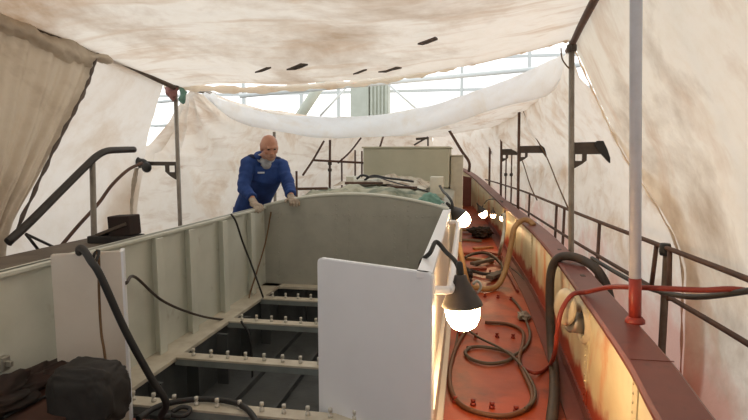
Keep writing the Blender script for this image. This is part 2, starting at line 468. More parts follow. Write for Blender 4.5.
# right-hand plate with its white rim
bm = bmesh.new(); box(bm, -.155, -.135, 2.10, 4.62, 0, ZT-.01); obj('right_plate', bm, 'cream', hatch)
bm = bmesh.new()
prism(bm, [(-.19, 2.08, ZT-.025), (-.125, 2.08, ZT-.025), (-.125, 2.08, ZT), (-.19, 2.08, ZT)], (0, 2.56, .0))
obj('right_rim', bm, 'white', hatch)
bm = bmesh.new(); box(bm, -.135, -.10, 2.10, 4.62, .0, .05, .004); box(bm, -.135, -.112, 2.10, 4.62, .42, .44, .002)
obj('right_foot_angle', bm, 'cream', hatch)
# beams with upright bolts
bolt_proto = None
for y in (2.22, 2.80, 3.50, 4.12):
    bm = bmesh.new()
    box(bm, -1.70, -.16, y-.042, y+.042, .287, .30, .002)
    bw_ = obj('deck_beam', bm, 'beamtop', hatch)
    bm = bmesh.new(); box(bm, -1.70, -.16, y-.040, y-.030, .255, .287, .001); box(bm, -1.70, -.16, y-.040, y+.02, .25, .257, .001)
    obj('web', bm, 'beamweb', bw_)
    for k in range(13):
        x = -1.60+k*.112
        if bolt_proto is None:
            b = bmesh.new(); lathe(b, [(.012, 0), (.012, .016), (.007, .016), (.007, .028), (.0105, .028), (.0105, .043), (.004, .045)], (x, y, .30), 8)
            bolt_proto = obj('bolt', b, 'boltm', bw_); bp0 = (x, y)
        else:
            c = bolt_proto.copy(); C.objects.link(c); c.parent = bw_; c.location = (x-bp0[0]+random.uniform(-.004, .004), y-bp0[1], 0)
# the dark hold below
bm = bmesh.new()
box(bm, -1.72, -.15, 2.1, 4.62, -.15, -.10)
box(bm, -1.76, -1.72, 2.1, 4.62, -.75, .27); box(bm, -.16, -.14, 2.1, 4.62, -.75, .27)
box(bm, -1.72, -.15, 4.56, 4.60, -.75, .27); box(bm, -1.72, -.15, 2.04, 2.08, -.75, .15)
for x in (-1.45, -1.15, -.85, -.55, -.3): box(bm, x-.012, x+.012, 2.1, 4.56, -.10, -.06)
for x in (-1.45, -1.15, -.85, -.55, -.3): box(bm, x-.01, x+.01, 4.50, 4.56, -.70, .27)
for y in (2.5, 2.9, 3.3, 3.7, 4.1): box(bm, -1.70, -1.62, y-.012, y+.012, -.10, .26)
obj('hold_lining', bm, 'hold', hatch)

# two plates left standing at the near end of the hatch
def panel(name, a, b, z0, z1, th, mat, label, cut=.025):
    a, b = Vector(a), Vector(b); d = (b-a); n = Vector((d.y, -d.x, 0)).normalized()
    L = d.length; u = d.normalized()
    poly = []
    def pt(s, z): return (a.x+u.x*s, a.y+u.y*s, z)
    poly += [pt(0, z0), pt(L, z0), pt(L, z1-cut)]
    poly += [pt(L-cut*(1-math.cos(t*PI/8)), z1-cut+cut*math.sin(t*PI/8)) for t in range(1, 5)]
    poly += [pt(cut*(1-math.sin(t*PI/8)), z1-cut+cut*math.cos(t*PI/8)) for t in range(0, 5)]
    bm = bmesh.new(); prism(bm, poly, -n*th)
    bmesh.ops.recalc_face_normals(bm, faces=bm.faces)
    es = [e for e in bm.edges if e.calc_face_angle(0) > 1.2]
    bmesh.ops.bevel(bm, geom=es, offset=.004, segments=2, affect='EDGES')
    return tag(obj(name, bm, mat), label, 'steel plate')
panel('steel_plate', (-.675, 2.30, 0), (-.125, 2.065, 0), .262, ZT, .03, 'white', 'plain white painted steel plate standing upright at the near right of the hatch')
cp = panel('steel_plate', (-1.745, 1.92, 0), (-1.50, 2.05, 0), .262, 1.08, .022, 'cream', 'cream painted steel plate standing upright at the near left of the hatch', .008)
bm = bmesh.new(); prism(bm, [(-1.508, 2.046, .265), (-1.494, 2.053, .265), (-1.494, 2.053, 1.078), (-1.508, 2.046, 1.078)], (-.045, .075, 0)); obj('return_flange', bm, 'white', cp)

# grab rail along the outer side of the right plate
gr = thing('grab_rail', (-.08, 3.2, .9), 'white pipe grab rail along the outside of the hatch beside the deck walkway', 'handrail')
zr = .93
bm = tube([(-.13, 2.20, zr), (-.10, 2.19, zr), (-.065, 2.20, zr), (-.055, 2.26, zr), (-.055, 2.7, zr), (-.055, 3.5, zr), (-.055, 4.35, zr), (-.058, 4.46, zr), (-.075, 4.51, zr), (-.13, 4.52, zr)], .019, 6, 12)
obj('rail_pipe', bm, 'white', gr)
bm = bmesh.new(); lathe(bm, [(.03, 0), (.03, .008), (.02, .012)], (-.134, 2.20, zr), 14, Vector((1, 0, 0))); obj('flange', bm, 'white', gr)
bm = bmesh.new(); lathe(bm, [(.03, 0), (.03, .008), (.02, .012)], (-.134, 4.52, zr), 14, Vector((1, 0, 0))); obj('flange', bm, 'white', gr)

# ------------------------------------------------------------------ forward trunk, deckhouse
trunk = thing('deck_trunk', (-1.0, 6, 0), 'raised crowned trunk deck with grey green sides running forward from the hatch', 'trunk deck')
bm = bmesh.new(); prev = None
for y in (4.63, 5.5, 6.5, 7.5, 9.0, 11.0, 13.5):
    w = .85 if y < 8 else .85-(y-8)*.08
    zz = max(0, y-9)*.03
    row = [bm.verts.new((-1-w, y, -.02+deck_z(y)))]+[bm.verts.new((-1-w+2*w*i/12, y, zz+ZT-.03+.125*(1-abs(i/6-1)**2))) for i in range(13)]+[bm.verts.new((-1+w, y, -.02+deck_z(y)))]
    if prev:
        for k in range(len(row)-1): bm.faces.new((prev[k], prev[k+1], row[k+1], row[k])).smooth = False
    else: bm.faces.new(row)
    prev = row
bm.faces.new(prev)
obj('trunk_shell', bm, 'green_dull', trunk)
# dust sheets lying on it
def cloth_on(name, x0, x1, y0, y1, amp, mat, label, seed, base=0.0):
    rows = []
    for j in range(6):
        y = y0+(y1-y0)*j/5
        rows.append([(x0+(x1-x0)*i/8, y+.05*math.sin(i*1.7+seed), crown(x0+(x1-x0)*i/8)+base) for i in range(9)])
    bm = sheet(rows, 70, 26, lambda u, v, p: amp*max(-.2, .4+nz(p, 5, seed)+.6*nz(p, 12, seed))*min(1, 6*min(u, 1-u, v, 1-v)+.15))
    bmesh.ops.recalc_face_normals(bm, faces=bm.faces)
    if sum(f.normal.z for f in bm.faces) < 0: bmesh.ops.reverse_faces(bm, faces=bm.faces)
    o = obj(name, bm, mat, smooth=True)
    return tag(o, label, 'dust sheet')
cloth_on('dust_sheet', -1.62, -.26, 4.72, 5.5, .055, 'canvas', 'crumpled grey green canvas sheet along the front edge of the trunk deck', 2.0)
cloth_on('dust_sheet', -1.45, -.42, 5.55, 7.0, .075, 'canvasbeige', 'rumpled beige sheet heaped on the trunk deck before the grey green deckhouse', 7.0, .04)
bm = sheet([[(-.42, 4.70, 1.06), (-.34, 4.66, 1.08), (-.24, 4.66, 1.06)], [(-.44, 4.82, 1.10), (-.33, 4.8, 1.16), (-.2, 4.8, 1.07)], [(-.42, 5.0, 1.09), (-.32, 5.0, 1.14), (-.2, 5.0, 1.04)]], 24, 20, wrinkle(.03, 14, 3))
tag(obj('rag', bm, 'teal', smooth=True), 'faded teal cloth bunched at the right front corner of the trunk deck', 'cloth')
for (cx, cy), L, w, a, lab in (((-.62, 5.1), .34, .05, -.5, 'brown batten lying on the grey green canvas near the teal cloth'), ((-1.05, 5.35), .40, .04, .12, 'thin brown batten lying on the canvas before the winch fitting'), ((-1.5, 5.0), .30, .05, .5, 'brown batten lying on the left end of the grey green canvas')):
    bm = bmesh.new(); z = crown(cx)+.05; box(bm, cx-L/2, cx+L/2, cy-w/2, cy+w/2, z, z+.025, .003, Matrix.Rotation(a, 3, 'Z')); tag(obj('batten', bm, 'rust'), lab, 'batten')
for k, (x, lab) in enumerate(((-1.25, 'square pale green post standing left on the trunk deck, beside the beige sheet'), (-.31, 'square pale green post standing right on the trunk deck, above the teal cloth'))):
    t = thing('bollard_post', (x, 5.75, crown(x)), lab, 'post', 'posts on the trunk deck')
    bm = bmesh.new(); box(bm, x-.07, x+.07, 5.68, 5.82, crown(x)-.03, 1.275, .006); obj('body', bm, 'boxlight', t)
    bm = bmesh.new(); box(bm, x-.085, x+.085, 5.665, 5.835, crown(x)-.03, crown(x)+.02, .004); obj('foot_plate', bm, 'box', t)
# winch-like casting and cables
t = thing('winch', (-1.05, 6.15, 1.14), 'pale cast winch fitting lying among black cables on the trunk deck', 'winch')
bm = bmesh.new(); lathe(bm, [(.05, -.16), (.05, -.13), (.03, -.12), (.03, .1), (.055, .11), (.055, .15)], (-1.08, 5.72, 1.215), 16, Vector((1, .25, 0))); obj('drum', bm, 'boxlight', t)
bm = bmesh.new(); box(bm, -1.20, -.94, 5.66, 5.84, 1.13, 1.17, .006); obj('bed', bm, 'boxlight', t)
bm = bmesh.new(); box(bm, -.80, -.62, 5.85, 6.0, 1.13, 1.20, .01); obj('gearbox', bm, 'boxlight', t)
tag(obj('cable', tube([(-1.18, 5.62, 1.25), (-1.12, 5.6, 1.29), (-1.05, 5.62, 1.27), (-1.10, 5.68, 1.24), (-1.0, 5.66, 1.285), (-.85, 5.64, 1.26), (-.7, 5.62, 1.245), (-.55, 5.60, 1.225)], .012, 8, 8), 'black'), 'thick black cable bunched on the winch fitting of the trunk deck', 'cable')
tag(obj('cable', tube([(-1.08, 5.62, 1.26), (-.95, 5.6, 1.27), (-.8, 5.5, 1.235), (-.62, 5.35, 1.2), (-.45, 5.2, 1.17), (-.36, 5.1, 1.15)], .007, 8, 8), 'black'), 'thin black cable trailing from the winch fitting to the teal cloth', 'cable')
tag(obj('cable', tube([(-.27, 5.6, 1.18), (-.22, 5.3, 1.14), (-.17, 5.05, 1.12), (-.12, 4.95, 1.05), (-.11, 4.9, .9)], .013, 8, 8), 'black'), 'black cable dropping off the right edge of the trunk deck to the walkway', 'cable')
# deckhouse
dh = thing('deckhouse', (-.85, 8.0, 1.1), 'large plain grey green box deckhouse on the trunk deck under the forward tarpaulin', 'deckhouse')
bm = bmesh.new(); box(bm, -1.48, -.235, 7.5, 8.6, 1.05, 1.61, .01); obj('body', bm, 'box', dh)
bm = bmesh.new(); box(bm, -1.50, -.215, 7.48, 8.62, 1.61, 1.635, .006); obj('roof_plate', bm, 'box', dh)
bm = bmesh.new(); box(bm, -.22, -.04, 7.75, 8.4, .02, 1.50, .01); box(bm, -.23, -.03, 7.73, 8.42, 1.50, 1.515, .004); obj('side_locker', bm, 'boxlight', dh)
# red bow bulkhead forward of it
bm = bmesh.new(); prism(bm, [(-2.0, 13.6, .1), (.15, 13.6, .1), (.15, 13.6, .95), (-1.0, 13.6, 1.15), (-2.0, 13.6, .95)], (0, .04, 0)); obj('wall_front', bm, 'cap', kind='structure')

# ------------------------------------------------------------------ tarpaulins
roof_rows = [
    [(-3.03, 5.1, 2.20), (-2.3, 5.1, 2.235), (-1.62, 5.05, 2.225), (-.9, 5.0, 2.235), (-.25, 4.95, 2.28), (.35, 4.9, 2.37), (.87, 4.82, 2.49)],
    [(-3.03, 4.2, 2.27), (-2.3, 4.2, 2.33), (-1.6, 4.2, 2.30), (-.9, 4.2, 2.31), (-.25, 4.2, 2.34), (.35, 4.2, 2.42), (.84, 4.2, 2.51)],
    [(-3.03, 3.3, 2.35), (-2.3, 3.3, 2.41), (-1.6, 3.3, 2.40), (-.9, 3.3, 2.41), (-.25, 3.3, 2.43), (.3, 3.3, 2.46), (.76, 3.3, 2.51)],
    [(-3.03, 2.0, 2.40), (-2.3, 2.0, 2.48), (-1.6, 2.0, 2.47), (-.9, 2.0, 2.48), (-.3, 2.0, 2.49), (.2, 2.0, 2.51), (.66, 2.0, 2.52)],
    [(-3.03, -1.6, 2.42), (-2.3, -1.6, 2.5), (-1.6, -1.6, 2.5), (-.9, -1.6, 2.5), (-.3, -1.6, 2.5), (.1, -1.6, 2.5), (.5, -1.6, 2.5)]]
def roof_disp(u, v, p):
    e = min(1, 8*min(u, 1-u))
    return e*(.035*nz(p, .9, 1)+.022*nz(Vector((p.x*.6, p.y*2.2, 0)), 1.3, 4)+.012*nz(p, 3.5, 8)+.006*nz(p, 9, 2))
rt = obj('tarpaulin', sheet(roof_rows, 110, 90, roof_disp), 'tarp_roof', smooth=True)
tag(rt, 'stained cream tarpaulin roof stretched overhead between the two ridge pipes', 'tarp')
hem = [(-3.125, 5.100, 2.231), (-2.741, 5.120, 2.204), (-2.190, 5.120, 2.172), (-1.657, 5.120, 2.190), (-1.168, 5.100, 2.206), (-0.763, 5.060, 2.238), (-0.347, 5.000, 2.293), (-0.006, 4.960, 2.358), (0.285, 4.920, 2.412), (0.622, 4.870, 2.477), (0.842, 4.800, 2.513)]
bm = bmesh.new(); hp = cat(hem, 10)
sweep(bm, hp, [.035+.010*math.sin(i*.9)+.006*math.sin(i*2.3) for i in range(len(hp))], 12)
obj('rolled_hem', bm, 'hem', rt, smooth=True)
def flap(cx, cy, cz, w, d, ang):
    bm = bmesh.new(); rot = Matrix.Rotation(ang, 3, 'Z')
    pts = [(-w, 0), (-w*.3, d*.5), (w*.2, d*.7), (w, d*.1), (w*.5, -d*.5), (-w*.4, -d*.45)]
    poly = []
    for a, b in pts:
        q = rot @ Vector((a, b, 0)); poly.append((cx+q.x, cy+q.y, cz+.02*math.sin(a*20)))
    prism(bm, poly, (0, 0, -.012)); return bm
for (c, w, d, a) in (((-0.282, 3.824, 2.330), .075, .13, .3), ((-1.383, 4.204, 2.245), .09, .1, .05), ((-1.704, 4.266, 2.240), .07, .05, .1), ((-0.650, 4.482, 2.245), .1, .07, .2), ((-0.916, 4.509, 2.240), .06, .04, .1)):
    obj('patch', flap(c[0], c[1], c[2]-.01, w, d, a), 'patch', rt)

# left near curtain, gathered to the rail
def pleat(n, amp, seed=0):
    def f(u, v, p):
        k = .25+.75*v
        return amp*k*(math.sin(u*n+1.5*math.sin(v*2+seed))+.5*math.sin(u*n*2.3+v*3+seed))+.012*nz(p, 4, seed)
    return f
rows = [[(-2.98, 1.2, 2.44), (-2.97, 1.9, 2.44), (-2.96, 2.6, 2.42), (-2.95, 3.2, 2.40), (-2.94, 3.85, 2.355)],
        [(-2.99, 1.3, 2.1), (-2.95, 1.9, 2.1), (-2.90, 2.5, 2.05), (-2.87, 3.0, 2.0), (-2.84, 3.55, 2.0)],
        [(-2.96, 1.55, 1.6), (-2.9, 1.95, 1.55), (-2.84, 2.35, 1.5), (-2.78, 2.75, 1.5), (-2.74, 3.08, 1.52)],
        [(-2.9, 1.9, 1.05), (-2.85, 2.1, 1.03), (-2.8, 2.3, 1.0), (-2.74, 2.48, .98), (-2.70, 2.66, .97)],
        [(-2.9, 1.8, .5), (-2.86, 2.05, .5), (-2.8, 2.3, .5), (-2.74, 2.5, .5), (-2.7, 2.7, .5)]]
ct = obj('tarpaulin', sheet(rows, 240, 70, pleat(64, .042, 1)), 'tarp_grey', smooth=True)
tag(ct, 'grey brown tarpaulin curtain gathered in pleats to the rail at the left', 'tarp')
bm = bmesh.new(); ed = cat([r[-1] for r in rows[:4]], 14)
sweep(bm, [p+Vector((.01, .004*math.sin(i*1.3), 0)) for i, p in enumerate(ed)], [.011+.004*math.sin(i*1.7) for i in range(len(ed))], 8)
obj('bound_edge', bm, 'patch', ct, smooth=True)
bm = sheet([[(-2.96, 2.7, 2.43), (-2.95, 3.1, 2.42), (-2.94, 3.5, 2.39), (-2.94, 3.85, 2.36)], [(-2.88, 2.75, 2.33), (-2.86, 3.15, 2.31), (-2.86, 3.5, 2.27), (-2.87, 3.9, 2.28)], [(-2.92, 2.8, 2.30), (-2.9, 3.2, 2.24), (-2.91, 3.55, 2.18), (-2.93, 3.9, 2.27)]], 50, 16, wrinkle(.05, 7, 4))
obj('gathered_fold', bm, 'tarp_grey', ct, smooth=True)
# left outer wall
rows = [[(-2.97, .2, 2.44), (-2.97, 1.8, 2.44), (-2.97, 3.0, 2.41), (-2.97, 4.0, 2.35), (-2.97, 4.85, 2.22)],
        [(-3.25, .2, 1.85), (-3.25, 1.8, 1.85), (-3.24, 3.1, 1.85), (-3.22, 4.1, 1.83), (-3.2, 4.95, 1.78)],
        [(-3.5, .2, 1.2), (-3.5, 1.8, 1.2), (-3.5, 3.2, 1.2), (-3.48, 4.4, 1.25), (-3.44, 5.12, 1.40)],
        [(-3.55, .2, .6), (-3.55, 1.8, .6), (-3.55, 3.3, .6), (-3.55, 4.4, .6), (-3.52, 5.08, .7)],
        [(-3.6, .2, -1.3), (-3.6, 1.8, -1.3), (-3.6, 3.3, -1.3), (-3.6, 4.4, -1.3), (-3.58, 5.08, -1.3)]]
tag(obj('tarpaulin', sheet(rows, 80, 60, wrinkle(.035, 1.6, 2)), 'tarp', smooth=True), 'smooth pale tarpaulin wall behind the bent handrail at the left', 'tarp')
# forward left wall with pleats fanning from the pole head
def fan(u, v, p):
    a = math.atan2(v, u*3.2+1e-6); r = math.hypot(v, u*3.2)
    return .13*math.sin(17*a+1.2*math.sin(3*a))*min(1, r*2.6)*math.exp(-1.1*r)+.045*nz(p, 1.1, 3)+.02*nz(Vector((p.x, p.y*.5, p.z*2.2)), 2.2, 6)+.01*nz(p, 6, 2)+.05*math.exp(-((v-.43-.03*math.sin(3*u))*45)**2)*math.exp(-2*u)
rows = [[(-2.98, 5.32, 2.22), (-2.92, 6.4, 2.16), (-2.85, 8.0, 2.2), (-2.6, 10, 2.22), (-2.0, 13, 2.22), (-1.0, 15.6, 2.2)],
        [(-3.22, 5.28, 1.85), (-3.22, 6.4, 1.8), (-3.12, 8.0, 1.75), (-2.85, 10, 1.7), (-2.15, 13.1, 1.7), (-1.0, 16.2, 1.7)],
        [(-3.5, 5.1, 1.42), (-3.45, 6.4, 1.35), (-3.3, 8.0, 1.3), (-3.0, 10, 1.25), (-2.3, 13.3, 1.25), (-1.0, 16.9, 1.25)],
        [(-3.68, 4.6, .9), (-3.55, 6.4, .8), (-3.4, 8.0, .8), (-3.1, 10, .8), (-2.35, 13.4, .8), (-1.0, 17.1, .8)],
        [(-3.72, 4.5, -1.3), (-3.6, 6.4, -1.3), (-3.45, 8.0, -1.3), (-3.15, 10, -1.3), (-2.4, 13.5, -1.3), (-1.0, 17.2, -1.3)]]
flw = obj('tarpaulin', sheet(rows, 190, 90, fan), 'tarp_front', smooth=True)
tag(flw, 'cream tarpaulin wall with fanned pleats behind the man in blue', 'tarp')
# forward right wall
rows = [[(.88, 4.95, 2.43), (.95, 7, 2.36), (.9, 9.5, 2.38), (.5, 12.5, 2.32), (-.3, 14.8, 2.26), (-1.0, 15.6, 2.2)],
        [(1.06, 4.85, 2.0), (1.13, 7, 1.95), (1.02, 9.5, 1.9), (.58, 12.7, 1.8), (-.28, 15.4, 1.75), (-1.0, 16.2, 1.7)],
        [(1.31, 4.45, 1.52), (1.46, 7, 1.48), (1.44, 9.5, 1.42), (1.16, 12.5, 1.35), (-.25, 15.9, 1.3), (-1.0, 16.9, 1.25)],
        [(1.47, 3.55, .9), (1.46, 7, .88), (1.42, 9.5, .85), (1.1, 12.8, .85), (-.25, 16.1, .85), (-1.0, 17.1, .8)],
        [(1.58, 3.6, -1.3), (1.5, 7, -1.3), (1.44, 9.5, -1.3), (1.1, 13, -1.3), (-.25, 16.2, -1.3), (-1.0, 17.2, -1.3)]]
frw = obj('tarpaulin', sheet(rows, 140, 80, wrinkle(.055, 1.6, 11, .6)), 'tarp_side', smooth=True)
tag(frw, 'cream tarpaulin wall beyond the right guard rail, forward of the bracketed pole', 'tarp')
# right near wall
rows = [[(.42, -1.6, 2.53), (.55, .3, 2.53), (.66, 2.0, 2.53), (.78, 3.4, 2.52), (.88, 4.8, 2.48)],
        [(.98, -1.6, 1.95), (1.0, .3, 1.95), (1.02, 2.0, 1.97), (1.04, 3.3, 1.99), (1.08, 4.72, 2.0)],
        [(1.42, -1.6, 1.4), (1.40, .3, 1.4), (1.36, 2.0, 1.4), (1.33, 3.2, 1.42), (1.28, 4.58, 1.52)],
        [(1.52, -1.6, .9), (1.50, .3, .9), (1.48, 2.0, .9), (1.45, 3.0, .9), (1.41, 3.75, .92)],
        [(1.56, -1.6, .4), (1.54, .3, .4), (1.52, 2.0, .4), (1.5, 3.0, .4), (1.46, 3.7, .4)],
        [(1.62, -1.6, -1.5), (1.62, .3, -1.5), (1.6, 2.0, -1.5), (1.58, 3.0, -1.5), (1.54, 3.8, -1.5)]]
def rdisp(u, v, p):
    return (.05*nz(p, .8, 21)+.02*nz(p, 2.3, 25)+.008*nz(p, 6, 28)+.012*math.exp(-((v-.33)*60)**2))*min(1, .2+8*min(u, 1-u))
rnw = obj('tarpaulin', sheet(rows, 110, 90, rdisp), 'tarp_right', smooth=True)
tag(rnw, 'large stained tarpaulin wall sloping down behind the near grey pole at the right', 'tarp')
ed = cat([rows[0][-1], rows[1][-1], rows[2][-1], rows[3][-1], rows[4][-1], (1.5, 3.75, -.4)], 14)
bm = bmesh.new(); sweep(bm, [p+Vector((-.015, 0, .006*math.sin(i*1.9))) for i, p in enumerate(ed)], [.007+.003*math.sin(i*1.1) for i in range(len(ed))], 8)
obj('seam_roll', bm, 'tarp_right', rnw, smooth=True)
# forward roof and its white valance
top = [(-2.790, 5.340, 2.201), (-2.698, 5.600, 2.119), (-2.467, 5.900, 2.041), (-2.044, 6.300, 1.995), (-1.452, 6.500, 2.002), (-0.816, 6.500, 2.043), (-0.195, 6.200, 2.158), (0.343, 5.800, 2.284), (0.696, 5.400, 2.384), (0.840, 5.000, 2.409)]
bot = [(-2.758, 5.320, 2.156), (-2.690, 5.500, 1.988), (-2.492, 5.800, 1.849), (-1.999, 6.150, 1.755), (-1.419, 6.350, 1.722), (-0.796, 6.350, 1.754), (-0.186, 6.050, 1.862), (0.340, 5.650, 2.008), (0.714, 5.250, 2.060), (0.819, 4.980, 2.178)]
mid = [tuple((Vector(a)+Vector(b))/2+Vector((0, -.06, -.01))) for a, b in zip(top, bot)]
bk = [tuple(Vector(b)+Vector((0, .12, .05))) for b in bot]
def vdisp(u, v, p): return .02*nz(p, 2.5, 31)+.012*math.sin(u*30+v*9)*(1-abs(2*u-1))+.008*nz(p, 8, 33)
vl = obj('tarpaulin', sheet([top, mid, bot, bk], 120, 26, vdisp), 'tarp_white', smooth=True)
tag(vl, 'white tarpaulin swag hanging across the ship between the two pole heads', 'tarp')
r9 = [(-2.96, 8.6, 2.08), (-2.4, 8.6, 2.08), (-1.9, 8.6, 2.03), (-1.4, 8.6, 2.0), (-1.0, 8.6, 2.0), (-.5, 8.6, 2.02), (0, 8.6, 2.08), (.35, 8.6, 2.15), (.65, 8.7, 2.23), (1.02, 8.8, 2.27)]
r12 = [(-2.45, 12, 2.05), (-2.0, 12, 2.05), (-1.7, 12, 2.0), (-1.4, 12, 1.98), (-1.0, 12, 1.98), (-.7, 12, 2.0), (-.4, 12, 2.05), (0, 12, 2.1), (.3, 12, 2.15), (.66, 12, 2.17)]
r15 = [(-1.0+(-.15+.3*i/9), 15.6, 2.05) for i in range(10)]
tag(obj('tarpaulin', sheet([[tuple(Vector(t)+Vector((0, .02, -.01))) for t in top], r9, r12, r15], 70, 60, wrinkle(.03, 1.2, 41)), 'tarp_front', smooth=True), 'pale tarpaulin roof over the forward deck, above the grey green deckhouse', 'tarp')
# unseen tarpaulin added behind the camera to control the light
tag(obj('tarpaulin', sheet([[(-2.95, -1.62, 2.5), (-1, -1.62, 2.5), (.5, -1.62, 2.52)], [(-3.5, -1.65, 1.2), (-1, -1.65, 1.2), (1.4, -1.65, 1.2)], [(-3.6, -1.7, -1.3), (-1, -1.7, -1.3), (1.62, -1.7, -1.3)]], 30, 30, wrinkle(.04, 1.5, 51)), 'tarp_rear_cool', smooth=True), 'unseen tarpaulin added behind the viewer to control light in the tent', 'tarp')

# ------------------------------------------------------------------ scaffold tubes
def pipe(name, pts, r, mat, label, cat_='pole', group=None, smooth=True):
    return tag(obj(name, tube(pts, r, 8, 12, smooth), mat), label, cat_, group)
pipe('ridge_pipe', [(-2.93, .3, 2.42), (-2.93, 2.9, 2.395), (-2.94, 3.9, 2.335), (-2.95, 4.7, 2.235), (-2.95, 5.0, 2.195)], .026, 'polebrown', 'brown ridge pipe along the left edge of the tarpaulin roof', 'pipe')
pipe('ridge_pipe', [(-2.95, 4.93, 2.225), (-2.92, 5.3, 2.215), (-2.85, 5.65, 2.205)], .022, 'polegrey', 'short pale pipe joining the left ridge pipe beside the teal rag', 'pipe')
pipe('ridge_pipe', [(.52, .3, 2.47), (.66, 2.2, 2.465), (.73, 3.1, 2.46), (.81, 4.1, 2.45), (.865, 4.72, 2.44), (.88, 5.0, 2.435)], .026, 'rust', 'rusty brown ridge pipe along the right edge of the tarpaulin roof', 'pipe')

def scaffold_pole(base, topp, r, mat, label, bracket=None, clamp=None, sleeve=None, foot=True):
    t = thing('scaffold_pole', base, label, 'pole')
    bm = bmesh.new(); sweep(bm, [vec(base), vec(topp)], r, 14); obj('tube', bm, mat, t)
    ax = (vec(topp)-vec(base)).normalized()
    if sleeve:
        bm = bmesh.new(); sweep(bm, [vec(base), vec(base)+ax*sleeve], r*1.06, 14); obj('painted_sleeve', bm, 'redpaint', t)
    if foot:
        bm = bmesh.new(); lathe(bm, [(r*1.7, 0), (r*1.7, .012), (r*1.2, .03)], base, 14, ax); obj('foot', bm, 'redpaint' if sleeve else 'iron', t)
    if clamp:
        for cz in clamp:
            p = vec(base)+ax*((cz-base[2])/ax.z)
            bm = bmesh.new(); lathe(bm, [(r*1.5, -.03), (r*1.7, -.02), (r*1.7, .02), (r*1.5, .03)], p, 12, ax); box(bm, p.x-.012, p.x+.012, p.y-r*2.4, p.y-r, p.z-.02, p.z+.02, .003); obj('clamp', bm, 'iron', t)
    if bracket:
        z, d, L, h = bracket       # height, outward direction, length, arm depth
        p = vec(base)+ax*((z-base[2])/ax.z); d = Vector(d).normalized(); nrm = Vector((d.y, -d.x, 0))*.012
        bm = bmesh.new()
        P = lambda s, zz: tuple(p+d*s+Vector((0, 0, zz))-nrm/2)
        prism(bm, [P(-.01, h), P(L, h*1.05), P(L+.02, h*.2), P(L, 0), P(-.01, 0)], nrm)
        arm = obj('bracket_arm', bm, 'iron', t)
        g = min(L*.5, .15)
        bm = bmesh.new(); prism(bm, [P(-.01, -.002), P(g, -.002), P(g, -g*.35), P(g*.35, -g), P(-.01, -g)], nrm)
        # the square window in the gusset, as an open frame: two cheeks
        bm.free(); bm = bmesh.new()
        prism(bm, [P(-.01, 0), P(g*.25, 0), P(g*.25, -g*.95), P(-.01, -g*1.02)], nrm)
        prism(bm, [P(g*.7, 0), P(g, 0), P(g, -g*.42), P(g*.7, -g*.68)], nrm)
        prism(bm, [P(g*.25, -g*.45), P(g*.7, -g*.45), P(g*.7, -g*.68), P(g*.25, -g*.95)], nrm)
        obj('gusset', bm, 'iron', arm)
        n3 = nrm.normalized()*.034
        bm = bmesh.new(); Q = lambda s_, zz: tuple(p+d*s_+Vector((0, 0, zz))-n3/2)
        prism(bm, [Q(L-.07, h*.75), Q(L-.05, h*1.12), Q(L, h*1.12), Q(L+.035, h*.4), Q(L+.06, -h*.3), Q(L+.062, -h*.75), Q(L+.045, -h*.6), Q(L, -.01)], n3)
        obj('rubber_pad', bm, 'black', arm)
    return t
lp = scaffold_pole((-2.96, 5.0, -.9), (-2.95, 5.0, 2.22), .021, 'polegrey', 'weathered scaffold pole with side bracket standing left of the man', bracket=(1.40, (-1, .05, 0), .40, .04), clamp=[2.2])
bm = bmesh.new()
ellipsoid(bm, (-3.37, 5.0, 1.425), (.07, .045, .05)); ellipsoid(bm, (-3.30, 4.98, 1.38), (.055, .04, .055)); ellipsoid(bm, (-3.42, 4.99, 1.46), (.04, .035, .035))
obj('rubber_pad', bm, 'black', lp, remesh=.01)
scaffold_pole((.972, 4.7, -.9), (.855, 4.7, 2.46), .024, 'polegrey', 'weathered pole with a big gusseted bracket outside the right cap rail', bracket=(1.515, (1, 0, 0), .25, .10), clamp=[2.40])
scaffold_pole((.82, 2.63, .698), (.74, 2.63, 2.47), .027, 'pole', 'near grey galvanised pole with red painted foot standing on the cap rail', sleeve=.22)
scaffold_pole((.93, 9.3, -.9), (.88, 9.3, 2.32), .024, 'rust', 'rusty pole with bracket, second along the right side behind the bracketed pole', bracket=(1.55, (1, -.15, 0), .40, .12))
scaffold_pole((.80, 11.8, -.9), (.75, 11.8, 2.2), .024, 'rust', 'thin rusty pole with bracket, third along the right side', bracket=(1.52, (1, 0, 0), .36, .13))
scaffold_pole((.60, 13.2, -.9), (.57, 13.2, 2.12), .026, 'rust', 'farthest rusty pole along the right side near the bow', bracket=(1.6, (.4, 1, 0), .2, .1))
scaffold_pole((-2.86, 7.5, -.9), (-2.84, 7.5, 1.86), .022, 'polegrey', 'grey pole standing directly behind the man in blue')
scaffold_pole((-2.735, 10.2, -.9), (-2.69, 10.2, 1.82), .024, 'rust', 'rusty pole with clamps between the man and the deckhouse', clamp=[1.35, 1.22])
scaffold_pole((-3.02, 9.0, -.9), (-3.00, 9.0, 1.23), .020, 'rust', 'short rusty pole just right of the man by the left tarpaulin wall')
